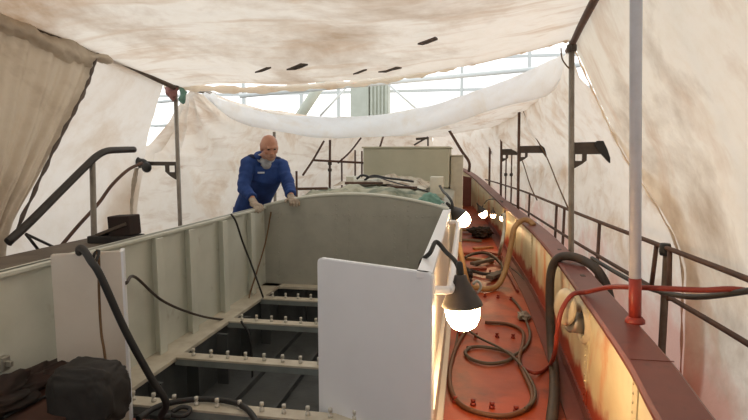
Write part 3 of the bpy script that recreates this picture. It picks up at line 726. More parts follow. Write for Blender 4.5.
# paired thin rods by the third pole
for px_, lab in ((.83, 'left one of two thin clamped rods beside the right guard rail'), (.94, 'right one of two thin clamped rods beside the right guard rail')):
    t = thing('scaffold_rod', (px_, 11.0, -.9), lab, 'rod', 'paired thin rods')
    bm = bmesh.new(); sweep(bm, [(px_, 11.0, -.9), (px_-.02, 11.0, 1.55)], .014, 8); obj('tube', bm, 'rust', t)
    bm = bmesh.new(); lathe(bm, [(.03, -.03), (.035, 0), (.03, .03)], (px_-.02, 11.0, 1.12), 10); obj('clamp', bm, 'iron', t)
pipe('scaffold_tube', [(-3.0, 9.9, 1.42), (-2.0, 10.4, 1.36)], .022, 'rust', 'horizontal rusty tube clamped across the pole beside the deckhouse', 'pipe')
for x, z1, lab in ((-2.5, 1.45, 'short upright tube left of the pale post, under the horizontal tube'), (-2.22, 1.62, 'short upright tube nearest the deckhouse, crossing the horizontal tube'), (-2.08, 1.6, 'thin upright tube at the right end of the horizontal tube')):
    pipe('scaffold_tube', [(x, 10.4, -.3), (x, 10.4, z1)], .018, 'rust', lab, 'pipe')
pipe('scaffold_tube', [(-2.732, 9.900, 1.791), (-2.899, 9.700, 1.423), (-2.976, 9.300, 1.149)], .020, 'rust', 'slanting rusty tube leaning against the tarpaulin right of the man', 'pipe')
pipe('scaffold_tube', [(-1.936, 9.600, 1.834), (-2.192, 9.800, 1.576), (-2.479, 10.000, 1.363)], .016, 'rust', 'slanting rusty tube above the pale post left of the deckhouse', 'pipe')
pipe('scaffold_tube', [(-1.502, 9.600, 1.905), (-1.478, 9.000, 1.656)], .018, 'rust', 'thin tube rising behind the left of the deckhouse roof', 'pipe')
pipe('scaffold_tube', [(-0.373, 11.500, 2.061), (-0.106, 11.200, 1.626), (0.063, 11.000, 1.376), (0.067, 11.000, 1.170)], .03, 'rust', 'bent rusty tube rising behind the right corner of the deckhouse', 'pipe')
t = thing('scaffold_bracket', (-0.764, 9.000, 1.671), 'dark bracket hanging under the tarpaulin above the deckhouse roof', 'bracket')
bm = bmesh.new(); sweep(bm, [(-0.885, 9.000, 1.688), (-0.646, 9.000, 1.823)], .015, 8); sweep(bm, [(-0.646, 9.000, 1.823), (-0.644, 9.000, 1.670)], .015, 8); sweep(bm, [(-0.851, 9.000, 1.790), (-0.646, 9.000, 1.806)], .02, 8); obj('strut', bm, 'iron', t)

for pts, lab in (([(0.921, 9.250, 2.310), (1.112, 9.100, 1.865), (1.319, 9.000, 1.467), (1.374, 8.200, 1.065), (1.306, 7.000, 0.834)], 'dark tarpaulin fold edge drawn as a tube from the second right pole head over its bracket to the rail'),
                 ([(0.607, 12.600, 2.291), (0.951, 11.900, 1.741), (1.174, 11.700, 1.457), (1.226, 10.400, 0.943), (1.234, 9.400, 0.736)], 'dark tarpaulin fold edge drawn as a tube from the farthest right pole over the third bracket to the rail')):
    tag(obj('rope', tube(pts, .011, 8, 6), 'brown'), lab, 'rope')  # added tubes drawn for the dark edges of tarpaulin folds

# right guard rail
rail = [(1.43, .6), (1.40, 1.8), (1.37, 2.78), (1.29, 3.9), (1.18, 5.48), (1.10, 7.0), (.99, 9.0), (.86, 10.42), (.7, 12.0), (.5, 13.6)]
t = thing('guard_rail', (1.3, 3.8, .0), 'thin rusty two-bar guard rail outside the right bulwark', 'railing')
obj('top_rail', tube([(x, y, .90) for x, y in rail], .0165, 6, 10), 'rust', t)
obj('lower_rail', tube([(x-.02, y, .60) for x, y in rail], .0155, 6, 10), 'rust', t)
def rail_x(y):
    for a, b in zip(rail, rail[1:]):
        if a[1] <= y <= b[1]: return a[0]+(b[0]-a[0])*(y-a[1])/(b[1]-a[1])
for y, sl in ((3.80, 0), (3.58, .06), (5.0, 0), (6.7, .0), (6.3, 0), (8.6, 0), (10.3, 0), (1.5, 0)):
    x = rail_x(y); bm = bmesh.new(); sweep(bm, [(x-.02, y-sl, .58 if sl or y == 3.8 else -.9), (x, y+sl*.5, .90)], .016, 8); obj('post', bm, 'rust', t)
x = rail_x(3.7); bm = bmesh.new(); lathe(bm, [(.03, -.04), (.036, -.02), (.036, .02), (.03, .04)], (x+.005, 3.68, .885), 10); obj('clamp', bm, 'black', t)
pipe('scaffold_pole', [(rail_x(3.68)+.025, 3.68, -.9), (rail_x(3.68)+.012, 3.66, .3), (rail_x(3.68)+.02, 3.69, .87)], .024, 'polebrown', 'crooked brown pole below the rail clamp behind the near grey pole')
# left bent handrail
t = thing('handrail', (-2.6, 3.0, .8), 'dark bent pipe handrail rising beside the gathered curtain at the left', 'handrail')
obj('rail_pipe', tube([(-2.600, 2.561, 1.005), (-2.600, 2.723, 1.101), (-2.600, 2.993, 1.279), (-2.600, 3.215, 1.424), (-2.600, 3.340, 1.500), (-2.600, 3.449, 1.537), (-2.600, 3.596, 1.546), (-2.600, 3.767, 1.551)], .025, 8, 12), 'darkpipe', t)
bm = bmesh.new(); sweep(bm, [(-2.6, 3.22, .0), (-2.6, 3.29, 1.46)], .02, 12); obj('post', bm, 'polegrey', t)
bm = bmesh.new(); sweep(bm, [(-2.600, 2.688, 1.033), (-2.600, 2.912, 0.908)], .009, 8); obj('brace', bm, 'darkpipe', t)
bm = bmesh.new(); sweep(bm, [(-2.600, 2.688, 1.033), (-2.600, 2.783, 0.906)], .009, 8); obj('brace', bm, 'darkpipe', t)
pipe('scaffold_tube', [(-2.750, 3.078, 0.847), (-2.750, 3.296, 0.997), (-2.750, 3.515, 1.137), (-2.750, 3.685, 1.272), (-2.750, 3.892, 1.385), (-2.750, 4.086, 1.440)], .013, 'rust', 'thin bent rusty tube slanting behind the dark handrail', 'pipe')
tag(obj('cloth_strip', tube([(-3.438, 5.000, 1.374), (-3.468, 5.000, 1.247), (-3.511, 5.000, 1.086), (-3.535, 5.000, 0.871)], [.03, .028, .026, .03, .03, .028, .025, .03, .032, .03, .028, .03, .026, .03, .03, .028, .026, .024, .03, .03, .028, .026, .03, .028, .03], 8, 8), 'tarp_grey', smooth=True), 'brown twisted cloth strip hanging below the left pole bracket', 'cloth')
# rags at the pole heads
bm = sheet([[(-3.075, 4.980, 2.204), (-2.990, 4.970, 2.221), (-2.902, 4.970, 2.189)], [(-3.026, 4.950, 2.129), (-2.958, 4.930, 2.126), (-2.904, 4.950, 2.127)], [(-2.979, 4.960, 2.059), (-2.952, 4.950, 2.048), (-2.935, 4.960, 2.068)]], 16, 16, wrinkle(.03, 10, 2))
tag(obj('rag', bm, 'ragred', smooth=True), 'rust coloured rag tied at the head of the left pole', 'cloth')
bm = sheet([[(-2.897, 4.980, 2.190), (-2.847, 4.970, 2.188), (-2.804, 4.970, 2.157)], [(-2.871, 4.950, 2.126), (-2.827, 4.930, 2.113), (-2.806, 4.950, 2.095)], [(-2.879, 4.960, 2.077), (-2.842, 4.950, 2.026), (-2.825, 4.960, 2.036)]], 16, 16, wrinkle(.03, 12, 6))
tag(obj('rag', bm, 'teal', smooth=True), 'teal rag tied beside the rust coloured rag at the left pole head', 'cloth')
tag(obj('rope', tube([(0.771, 4.700, 2.404), (0.779, 4.680, 2.318), (0.813, 4.680, 2.260), (0.858, 4.700, 2.221)], .006, 8, 6), 'brown'), 'short frayed rope dangling at the head of the right bracketed pole', 'rope')

# ------------------------------------------------------------------ left clutter
t = thing('bench', (-2.3, 2.6, 0), 'grey plank bench behind the left side of the hatch', 'bench')
bm = bmesh.new(); box(bm, -2.48, -2.06, 1.5, 3.05, .915, .955, .004); obj('plank', bm, 'greyboard', t)
for y in (1.7, 2.95):
    for x in (-2.42, -2.12):
        bm = bmesh.new(); box(bm, x-.025, x+.025, y-.025, y+.025, 0, .915, .003); obj('leg', bm, 'greyboard', t)
t = thing('tool_case', (-2.2, 3.1, .95), 'dark lumpy tool case resting at the end of the plank bench', 'tool case')
bm = bmesh.new(); box(bm, -2.33, -2.04, 2.86, 3.03, .955, 1.0, .006); obj('base', bm, 'bagdark', t)
bm = bmesh.new(); box(bm, -2.21, -2.06, 2.9, 3.02, 1.0, 1.125, .006, Matrix.Rotation(-.05, 3, 'Y')); obj('body', bm, 'heap', t)
bm = bmesh.new(); box(bm, -2.30, -2.07, 2.89, 3.03, 1.03, 1.05, .003, Matrix.Rotation(-.35, 3, 'Y')); obj('lid', bm, 'greycable', t)
def lump(name, c, r, mat, label, cat_, seed, amp=.25, sq=1.0):
    bm = bmesh.new(); q = bmesh.ops.create_icosphere(bm, subdivisions=5, radius=1.0)
    for v in bm.verts:
        d = v.co.normalized(); f = 1+amp*(nz(d, 1.6, seed)+.5*nz(d, 4, seed)+.25*nz(d, 9, seed))
        if sq != 1.0: d = Vector([math.copysign(abs(a)**sq, a) for a in d])
        p = Vector((d.x*r[0]*f, d.y*r[1]*f, d.z*r[2]*f)); p.z = max(p.z, -r[2]*.8); v.co = p+vec(c)
    return tag(obj(name, bm, mat, smooth=True), label, cat_)
lump('duffel_bag', (-1.410, 1.700, 0.588), (.135, .09, .125), 'bagdark', 'dark slumped canvas bag on the step before the cream steel plate', 'bag', 3, .14, .55)
lump('sheeting_heap', (-1.74, 1.62, .58), (.10, .30, .07), 'heap', 'dark heap of old sheeting on the step at the foot of the left hatch side', 'sheeting', 8, .6)
tag(obj('cable', tube([(-1.649, 1.549, 0.548), (-1.645, 1.618, 0.548), (-1.632, 1.729, 0.548)], .006, 8, 6), 'black'), 'thin black cable on the dark step at the lower left', 'cable')

# hoses and cords at the left plate
tag(obj('hose', tube([(-1.68, 2.04, 1.0), (-1.646, 1.970, 1.090), (-1.593, 1.930, 1.108), (-1.534, 1.900, 1.064), (-1.491, 1.900, 0.998), (-1.429, 1.950, 0.757), (-1.355, 2.000, 0.535), (-1.302, 2.030, 0.405), (-1.355, 2.07, .315), (-1.33, 2.10, .30)], .0155, 8, 12), 'black'), 'thick black hose hooked over the cream plate and leaning down to the hatch', 'hose')
tag(obj('cord', tube([(-1.558, 1.970, 1.097), (-1.520, 1.930, 1.054), (-1.520, 1.920, 0.936), (-1.505, 1.900, 0.769), (-1.472, 1.870, 0.695), (-1.441, 1.840, 0.615)], .006, 8, 6), 'brown'), 'thin brown cord hanging down the face of the cream plate', 'cord')
tag(obj('cord', tube([(-1.610, 2.000, 1.037), (-1.577, 1.980, 1.082), (-1.533, 1.950, 1.097), (-1.521, 1.920, 1.069), (-1.526, 1.900, 1.043)], .006, 8, 6), 'black'), 'short black cord looped at the top of the cream plate', 'cord')
tag(obj('hose', tube([(-1.442, 2.026, 0.315), (-1.427, 2.134, 0.315), (-1.361, 2.196, 0.320), (-1.234, 2.250, 0.320), (-1.090, 2.244, 0.320), (-0.982, 2.182, 0.320), (-0.889, 2.078, 0.315)], .014, 8, 10), 'black'), 'black hose arching across the nearest hatch beam', 'hose')
bm = tube([(-1.332, 2.121, 0.310), (-1.301, 2.156, 0.320), (-1.264, 2.162, 0.310), (-1.263, 2.124, 0.300), (-1.304, 2.107, 0.300), (-1.336, 2.111, 0.305)], .011, 8, 8)
tag(obj('hose_end', bm, 'black'), 'small curled hose end lying on the nearest hatch beam at the left', 'hose')
# cables along the left plate
tag(obj('cable', tube([(-1.50, 2.07, .93), (-1.770, 2.521, 0.842), (-1.770, 2.744, 0.657), (-1.770, 3.013, 0.504), (-1.760, 3.319, 0.362), (-1.740, 3.622, 0.253), (-1.700, 3.677, 0.245)], .008, 8, 8), 'darkhose'), 'dark cable sagging along the inside of the left hatch side', 'cable')
tag(obj('cable', tube([(-1.820, 3.825, 1.044), (-1.790, 3.847, 0.979), (-1.770, 3.923, 0.798), (-1.740, 4.021, 0.588), (-1.660, 4.027, 0.352), (-1.675, 4.084, 0.310)], .008, 8, 8), 'black'), 'thin black cable running from the rim to the far hatch beam', 'cable')
tag(obj('cable', tube([(-1.780, 4.578, 0.981), (-1.780, 4.440, 0.739), (-1.780, 4.242, 0.522), (-1.770, 4.058, 0.373), (-1.750, 3.968, 0.330)], .007, 8, 8), 'brown'), 'thin brown cable curving down the far end of the left hatch side', 'cable')
tag(obj('cable', tube([(-1.572, 3.416, 0.320), (-1.50, 3.40, .2), (-1.48, 3.38, -.1), (-1.45, 3.3, -.4), (-1.3, 3.1, -.6), (-1.1, 2.95, -.66), (-.95, 3.1, -.66)], .008, 8, 8), 'black'), 'black cable dropping from the ledge down into the dark hold', 'cable')
tag(obj('hose', tube([(-.9, 4.1, -.6), (-.98, 3.5, -.6), (-1.02, 3.1, -.58), (-.95, 2.8, -.58), (-.75, 2.55, -.6), (-.55, 2.5, -.62)], .018, 8, 8), 'darkhose'), 'dark hose lying along the bottom of the hold', 'hose')

# ------------------------------------------------------------------ lamps
def lamp(name, c, s, label, glass, tilt=(0, 0, 1), group=None):
    """dark conical hood, neck and glowing glass; c is the centre of the hood's rim, s its radius"""
    t = thing(name, c, label, 'lamp', group); ax = Vector(tilt).normalized()
    bm = bmesh.new(); lathe(bm, [(s*1.0, -.06*s), (s*1.03, 0), (s*.98, .12*s), (s*.75, .55*s), (s*.52, .95*s), (s*.36, 1.25*s), (s*.3, 1.5*s), (s*.12, 1.55*s)], c, 28, ax); obj('hood', bm, 'lamphood', t)
    bm = bmesh.new(); lathe(bm, [(s*.86, -.02*s), (s*.87, -.35*s), (s*.8, -.75*s), (s*.6, -1.1*s), (s*.3, -1.28*s), (s*.02, -1.33*s)], c, 28, ax); obj('glass', bm, glass, t)
    bm = bmesh.new(); lathe(bm, [(s*.17, 1.5*s), (s*.2, 1.6*s), (s*.16, 2.1*s), (s*.1, 2.2*s)], c, 14, ax); obj('cable_gland', bm, 'black', t)
    return t
L1 = lamp('work_lamp', (-.005, 2.28, .845), .088, 'big glowing work lamp with dark hood hanging beside the white steel plate', 'bulb', (-.08, .02, 1))
hk = bmesh.new(); sweep(hk, cat([(.06, 2.28, .90), (.075, 2.28, .93), (.06, 2.28, .955), (.04, 2.28, .94)], 6), .006, 8); obj('hook', hk, 'steel', L1)
tag(obj('cable', tube([(-.21, 2.42, .90), (-.20, 2.42, 1.0), (-0.154, 2.347, 1.060), (-.13, 2.42, 1.10), (-0.083, 2.380, 1.061), (-0.040, 2.330, 1.030), (-0.017, 2.300, 0.988), (-.02, 2.28, 1.0)], .0105, 8, 10), 'black'), 'thick black lamp cable arching over the hatch rim to the big work lamp', 'cable')
lamp('work_lamp', (-.045, 4.95, .93), .085, 'glowing work lamp hanging at the far corner of the hatch beside the grab rail', 'bulb_far', (-.7, .05, .7), 'lamps along the walkway')
lamp('work_lamp', (0.260, 8.200, 0.635), .075, 'small glowing lamp in mid walkway, second from the hatch corner', 'bulb_far', (-.5, 0, .85), 'lamps along the walkway')
lamp('work_lamp', (0.449, 8.600, 0.563), .05, 'small glowing lamp hanging on the bulwark, third from the hatch corner', 'bulb_far', (0, 0, 1), 'lamps along the walkway')
lamp('work_lamp', (0.516, 7.300, 0.666), .045, 'small glowing lamp on the bulwark beside the tan hose arch', 'bulb_far', (.3, 0, .9), 'lamps along the walkway')
# lamp leads
tag(obj('cable', tube([(0.259, 8.200, 0.713), (0.352, 8.300, 0.815), (0.600, 10.195, 0.680), (0.620, 8.861, 0.739)], .008, 8, 6), 'black'), 'thin lead from the mid walkway lamp up to the cap rail', 'cable')

# ------------------------------------------------------------------ bulwark fittings
t = thing('mooring_pipe', (.68, 3.3, .5), 'cream oval mooring pipe fitting let into the yellow bulwark', 'mooring pipe')
bm = bmesh.new(); seg = 32; yc, zc = 3.13, .53; xw = .706
def oval(x, a, b): return [bm.verts.new((x, yc+a*math.cos(2*PI*k/seg), zc+b*math.sin(2*PI*k/seg))) for k in range(seg)]
rings = [oval(xw, .165, .125), oval(xw-.02, .16, .12), oval(xw-.035, .145, .107), oval(xw-.03, .12, .085), oval(xw-.005, .11, .078)]
for a, b in zip(rings, rings[1:]):
    for k in range(seg): bm.faces.new((a[k], a[(k+1) % seg], b[(k+1) % seg], b[k])).smooth = True
obj('flange_ring', bm, 'brass', t)
bm = bmesh.new(); rr = oval(xw-.006, .112, .08); bm.faces.new(rr); r2 = oval(xw-.004, .112, .08); bm.faces.new(r2[::-1]); obj('opening', bm, 'hold', t)  # flat dark oval stands in for the shade inside the pipe
bm = bmesh.new(); lathe(bm, [(.05, -.06), (.062, -.05), (.06, .03), (.05, .05)], (xw-.04, yc+.02, zc-.01), 20, Vector((1, .5, -.2))); obj('barrel', bm, 'steel', t)
bm = bmesh.new(); lathe(bm, [(.105, 0), (.11, .012), (.10, .028), (.07, .04), (.03, .045)], (0.600, 3.130, 0.618), 28, Vector((-1, -.35, .1))); obj('hinged_cover', bm, 'brass', t)
bm = bmesh.new(); sweep(bm, [(xw-.10, yc+.17, zc+.05), (xw-.02, yc+.15, zc+.06)], .014, 8); obj('hinge', bm, 'brass', t)

# hoses on the walkway
def dz(p): return p
tag(obj('hose', tube([(1.02, 3.55, -.5), (1.02, 3.6, .1), (.99, 3.72, .52), (.94, 3.82, .68), (.87, 3.95, .735), (.78, 4.05, .75), (.70, 4.10, .715), (.66, 4.12, .58), (.655, 4.05, .3), (.645, 3.85, .08), (.62, 3.6, .05), (.56, 3.2, .05), (.50, 2.9, .05), (.42, 2.5, .05), (.36, 2.1, .05)], .033, 8, 14), 'darkhose'), 'thick black hose draped over the cap rail and along the walkway', 'hose')
tag(obj('hose', tube([(.79, 6.2, .70), (.74, 6.25, .745), (.66, 6.25, .75), (.57, 6.2, .66), (.53, 6.15, .45), (.47, 6.05, .2), (.38, 5.9, .05), (.25, 5.75, .04), (.1, 5.8, .04)], .032, 8, 12), 'tanhose'), 'thick tan hose arching from the cap rail down to the walkway deck', 'hose')
tag(obj('timber', tube([(-.06, 5.35, .62), (.01, 5.3, .30), (.10, 5.25, .03)], .028, 2, 6, False), 'tanhose'), 'tan timber prop leaning from the trunk side under the corner lamp', 'timber')
tag(obj('hose', tube([(1.6, 2.55, .80), (1.237, 2.500, 0.907), (1.077, 2.580, 0.883), (0.857, 2.700, 0.855), (0.784, 2.950, 0.791), (.70, 3.1, .72), (0.609, 3.050, 0.712), (0.544, 3.000, 0.624), (0.527, 3.000, 0.489), (0.537, 3.100, 0.352), (0.602, 3.687, 0.030), (0.496, 3.548, 0.030), (0.413, 3.636, 0.030)], .0135, 8, 10), 'redhose'), 'thin red hose crossing the cap rail and falling to the walkway deck', 'hose')
tag(obj('hose', tube([(0.950, 4.091, 0.735), (1.000, 3.734, 0.722), (1.060, 3.344, 0.717), (1.100, 2.986, 0.758), (1.140, 2.726, 0.814), (1.200, 2.424, 0.925), (1.250, 2.233, 1.009)], .0145, 8, 10), 'black'), 'black hose slung outside the cap rail beside the red hose', 'hose')
def onD(pts, r, z=.0): return [(p[0], p[1], z+r+.002) for p in pts]
tag(obj('hose', tube(onD([(0.027, 4.395, 0.000), (-0.050, 3.960, 0.000), (-0.083, 3.533, 0.000), (-0.067, 3.222, 0.000), (0.003, 3.019, 0.000), (0.135, 2.933, 0.000), (0.276, 2.946, 0.000), (0.397, 3.076, 0.000), (0.437, 3.268, 0.000), (0.422, 3.522, 0.000), (0.409, 3.800, 0.000), (0.475, 4.161, 0.000), (0.497, 4.452, 0.000), (0.394, 4.620, 0.000), (0.195, 4.641, 0.000)], .015), .015, 8, 10), 'brownhose'), 'brown hose lying in a wide loop on the orange deck under the work lamp', 'hose')
tag(obj('hose', tube(onD([(0.035, 3.974, 0.000), (0.135, 4.013, 0.000), (0.285, 3.976, 0.000), (0.373, 3.870, 0.000), (0.305, 3.744, 0.000), (0.183, 3.686, 0.000), (0.070, 3.740, 0.000), (0.020, 3.868, 0.000), (0.058, 3.978, 0.000)], .013, .004), .013, 8, 10), 'greycable'), 'small dark ring of hose lying inside the wide brown loop', 'hose')
tag(obj('cable', tube(onD([(0.035, 4.371, 0.000), (0.139, 4.170, 0.000), (0.285, 3.976, 0.000), (0.373, 3.794, 0.000), (0.427, 3.572, 0.000), (0.455, 3.314, 0.000), (0.433, 3.133, 0.000), (0.367, 3.009, 0.000)], .010, .02), .010, 8, 8), 'greycable'), 'thin grey cable crossing the ring of hose on the deck', 'cable')
tag(obj('cable', tube(onD([(0.373, 3.870, 0.000), (0.479, 4.052, 0.000), (0.549, 4.337, 0.000), (0.563, 4.678, 0.000), (0.548, 5.136, 0.000), (0.501, 5.489, 0.000)], .012, .004), .012, 8, 8), 'greycable'), 'dark cable running forward along the deck from the ring of hose', 'cable')
tag(obj('cable', tube(onD([(0.790, 5.540, 0.000), (0.741, 6.178, 0.000), (0.654, 6.858, 0.000), (0.503, 7.483, 0.000), (0.376, 7.756, 0.000), (0.146, 7.015, 0.000), (0.027, 6.574, 0.000)], .012), .012, 8, 8), 'darkhose'), 'dark cable snaking across the deck beyond the second row of studs', 'cable')
tag(obj('cable', tube(onD([(-0.040, 4.358, 0.000), (-0.052, 4.068, 0.000), (-0.074, 3.715, 0.000), (-0.080, 3.434, 0.000)], .008, .002), .008, 8, 8), 'greycable'), 'short thin cable on the deck at the foot of the hatch side', 'cable')
tag(obj('cable', tube([(0.477, 6.600, 0.796), (0.483, 6.600, 0.583), (0.445, 6.500, 0.385), (0.515, 7.913, 0.020)], .02, 8, 8), 'boxlight'), 'pale hose hanging straight down the yellow bulwark beside the small lamp', 'hose')
tag(obj('hose', tube(onD([(0.564, 8.457, 0.000), (0.531, 7.280, 0.000), (0.566, 6.397, 0.000), (0.591, 5.789, 0.000)], .014), .014, 8, 8), 'redhose'), 'red hose end lying on the deck below the pale hanging hose', 'hose')
tag(lump('rag', (.55, 4.85, .03), (.055, .09, .03), 'polegrey', 'small grey crumpled rag on the deck near the bulwark foot', 'cloth', 5, .5), 'small grey crumpled rag on the deck near the bulwark foot', 'cloth')
# boards lying on the far part of the walkway
bl = [((.12, 6.9), .34, .09, .25, 'redwood', 'red stained board lying nearest on the far walkway deck'),
      ((.22, 7.5), .40, .08, -.35, 'wood', 'brown board lying aslant on the walkway behind the nearest red board'),
      ((.05, 8.0), .30, .10, .1, 'redwood', 'short red board on the walkway beside the trunk side'),
      ((.30, 8.5), .36, .08, .6, 'wood', 'brown board lying across the walkway under the middle lamp'),
      ((.10, 9.2), .40, .09, -.2, 'greyboard', 'dark board farthest along the walkway deck')]
for (cx, cy), L, w, a, mt, lab in bl:
    bm = bmesh.new(); box(bm, cx-L/2, cx+L/2, cy-w/2, cy+w/2, deck_z(cy)+.0, deck_z(cy)+.035, .003, Matrix.Rotation(a, 3, 'Z'))
    tag(obj('board', bm, mt), lab, 'board', 'boards on the walkway')

for (cx, cy), L, w, a, mt, lab in [((.38, 6.4), .34, .10, 1.1, 'greyboard', 'dark board lying beside the bulwark foot near the tan hose arch'),
      ((.25, 7.2), .46, .07, .9, 'greyboard', 'dark narrow board crossing between the nearest red and brown boards'),
      ((.40, 7.9), .30, .12, -.8, 'redwood', 'red board lying at the bulwark foot under the pale hanging hose'),
      ((.16, 10.0), .46, .12, .3, 'wood', 'brown board in the dark end of the walkway beyond the lamps')]:
    bm = bmesh.new(); box(bm, cx-L/2, cx+L/2, cy-w/2, cy+w/2, deck_z(cy)+.036, deck_z(cy)+.075, .003, Matrix.Rotation(a, 3, 'Z'))
    tag(obj('board', bm, mt), lab, 'board', 'boards on the walkway')
lump('sheeting_heap', (.02, 6.3, .06), (.10, .22, .07), 'heap', 'dark crumpled sheeting on the walkway at the foot of the trunk side', 'sheeting', 14, .5)
lump('sheeting_heap', (.30, 9.6, .12), (.20, .25, .10), 'heap', 'dark crumpled sheeting in the far end of the walkway', 'sheeting', 17, .5)
tag(obj('hose', tube([(.05, 6.7, .04), (.25, 6.5, .04), (.45, 6.65, .04), (.50, 7.1, .04), (.35, 7.6, .09), (.15, 7.8, .05), (.0, 7.5, .04)], .022, 8, 8), 'darkhose'), 'dark hose looped among the boards on the walkway', 'hose')

# ------------------------------------------------------------------ the man in blue
F = Vector((.50, -.866, 0)); Lf = Vector((.866, .50, 0)); UP = Vector((0, 0, 1))
man = thing('person', (-2.17, 5.02, 0), 'bald man in blue work overalls and gloves leaning on the far left hatch corner', 'person')
def etube(bm, pts, wid, dep, side, seg=20):
    """body section: ellipses with half-width wid along side and half-depth dep across it"""
    rings = []; n = len(pts)
    for i, p in enumerate(pts):
        t = (vec(pts[min(i+1, n-1)])-vec(pts[max(i-1, 0)])).normalized()
        s = (side-t*side.dot(t)).normalized(); d = t.cross(s)
        rings.append([bm.verts.new(vec(p)+s*wid[i]*math.cos(2*PI*k/seg)+d*dep[i]*math.sin(2*PI*k/seg)) for k in range(seg)])
    for a, b in zip(rings, rings[1:]):
        for k in range(seg): bm.faces.new((a[k], a[(k+1) % seg], b[(k+1) % seg], b[k]))
    bm.faces.new(rings[0][::-1]); bm.faces.new(rings[-1])
hipc = Vector((-2.20, 5.05, .92)); chest = Vector((-2.00, 4.83, 1.29)); neckb = Vector((-1.945, 4.765, 1.425)); headc = (-1.814, 4.660, 1.579); headc = Vector(headc)
shR = Vector((-2.038, 4.700, 1.434)); shL = Vector((-1.802, 4.900, 1.412)); chest = (shR+shL)/2-Vector((0, 0, .10))-F*.02; neckb = (shR+shL)/2+Vector((0, 0, .045))+F*.03
handR = Vector((-1.875, 4.420, 1.041)); handR.z = 1.062; handL = Vector((-1.581, 4.600, 1.099))
elR = Vector((-2.038, 4.560, 1.213)); elL = Vector((-1.683, 4.800, 1.226))
wrR = handR+Vector((-.035, .05, .045)); wrL = handL+Vector((-.03, .06, .03))
# head frame
hf = (F*.93+Vector((.14, 0, 0))-UP*.34).normalized(); hl = (Lf-hf*Lf.dot(hf)).normalized(); hu = hl.cross(hf)*-1
if hu.z < 0: hu = -hu
HR = Matrix((hl, hf, hu)).transposed()
def hp_(a, b, c): return headc+hl*a+hf*b+hu*c
bm = bmesh.new()
ellipsoid(bm, hp_(0, -.012, .03), (.078, .096, .086), HR)
ellipsoid(bm, hp_(0, .022, -.035), (.058, .064, .078), HR)
ellipsoid(bm, hp_(0, .05, -.085), (.036, .034, .026), HR)
ellipsoid(bm, hp_(0, .083, -.018), (.013, .022, .026), HR); ellipsoid(bm, hp_(0, .098, -.03), (.015, .015, .013), HR)
ellipsoid(bm, hp_(0, .078, .024), (.052, .016, .012), HR)
for s in (-1, 1):
    ellipsoid(bm, hp_(s*.076, -.01, -.012), (.011, .022, .034), HR); ellipsoid(bm, hp_(s*.045, .05, -.025), (.022, .022, .02), HR)
ellipsoid(bm, hp_(0, .079, -.064), (.024, .012, .008), HR)
etube(bm, [neckb-UP*.06, neckb+UP*.02, headc+hu*-.06-hf*.02], [.062, .056, .054], [.062, .058, .056], Lf)
etube(bm, [hipc-UP*.04, hipc.lerp(chest, .35), chest, chest+UP*.1, neckb], [.13, .125, .155, .15, .06], [.09, .09, .10, .085, .055], Lf)
for sh, el, wr in ((shR, elR, wrR), (shL, elL, wrL)):
    sweep(bm, [chest+UP*.08, sh, sh.lerp(el, .5), el, el.lerp(wr, .5), wr], [.06, .055, .045, .04, .036, .028], 12)
for s in (-1, 1):
    hip = hipc+Lf*s*.085-UP*.02; kn = hip+Vector((0, -.02, -.43))+F*.03; an = Vector((hip.x, hip.y+.04, .10))
    sweep(bm, [hip, hip.lerp(kn, .5), kn, kn.lerp(an, .35), an], [.085, .075, .055, .05, .036], 12)
obj('body', bm, 'skin', man, remesh=.008)
# brow-line eyes and mouth, stubble
for s in (-1, 1):
    bm = bmesh.new(); ellipsoid(bm, hp_(s*.030, .079, .006), (.013, .008, .006), HR, 12, 8); obj('eye', bm, 'eye', man)
    bm = bmesh.new(); ellipsoid(bm, hp_(s*.031, .088, .023), (.019, .006, .005), HR, 12, 8); obj('eyebrow', bm, 'stubble', man)
bm = bmesh.new(); ellipsoid(bm, hp_(0, .088, -.065), (.022, .006, .003), HR, 12, 8); obj('mouth', bm, 'ragred', man)
bm = bmesh.new()
ellipsoid(bm, hp_(0, .028, -.062), (.058, .062, .052), HR); ellipsoid(bm, hp_(0, .053, -.088), (.038, .036, .026), HR)
ellipsoid(bm, hp_(0, .086, -.05), (.026, .010, .006), HR)
obj('beard_stubble', bm, 'stubble', man, remesh=.006)
# ring of short hair round the sides
bm = bmesh.new()
for s in (-1, 1): ellipsoid(bm, hp_(s*.060, -.035, .005), (.020, .055, .040), HR)
ellipsoid(bm, hp_(0, -.075, .0), (.055, .035, .045), HR)
obj('hair', bm, 'stubble', man, remesh=.006)
# scarf
bm = bmesh.new()
ring = [neckb+UP*(.012-.03*math.cos(2*PI*k/18))+Lf*.066*math.sin(2*PI*k/18)+F*(.01+.07*math.cos(2*PI*k/18)) for k in range(19)]
sweep(bm, ring, [.026+.003*math.sin(k*2.1) for k in range(19)], 10)
ellipsoid(bm, neckb+F*.075-UP*.045, (.05, .04, .05))
obj('scarf', bm, 'scarf', man, remesh=.007)
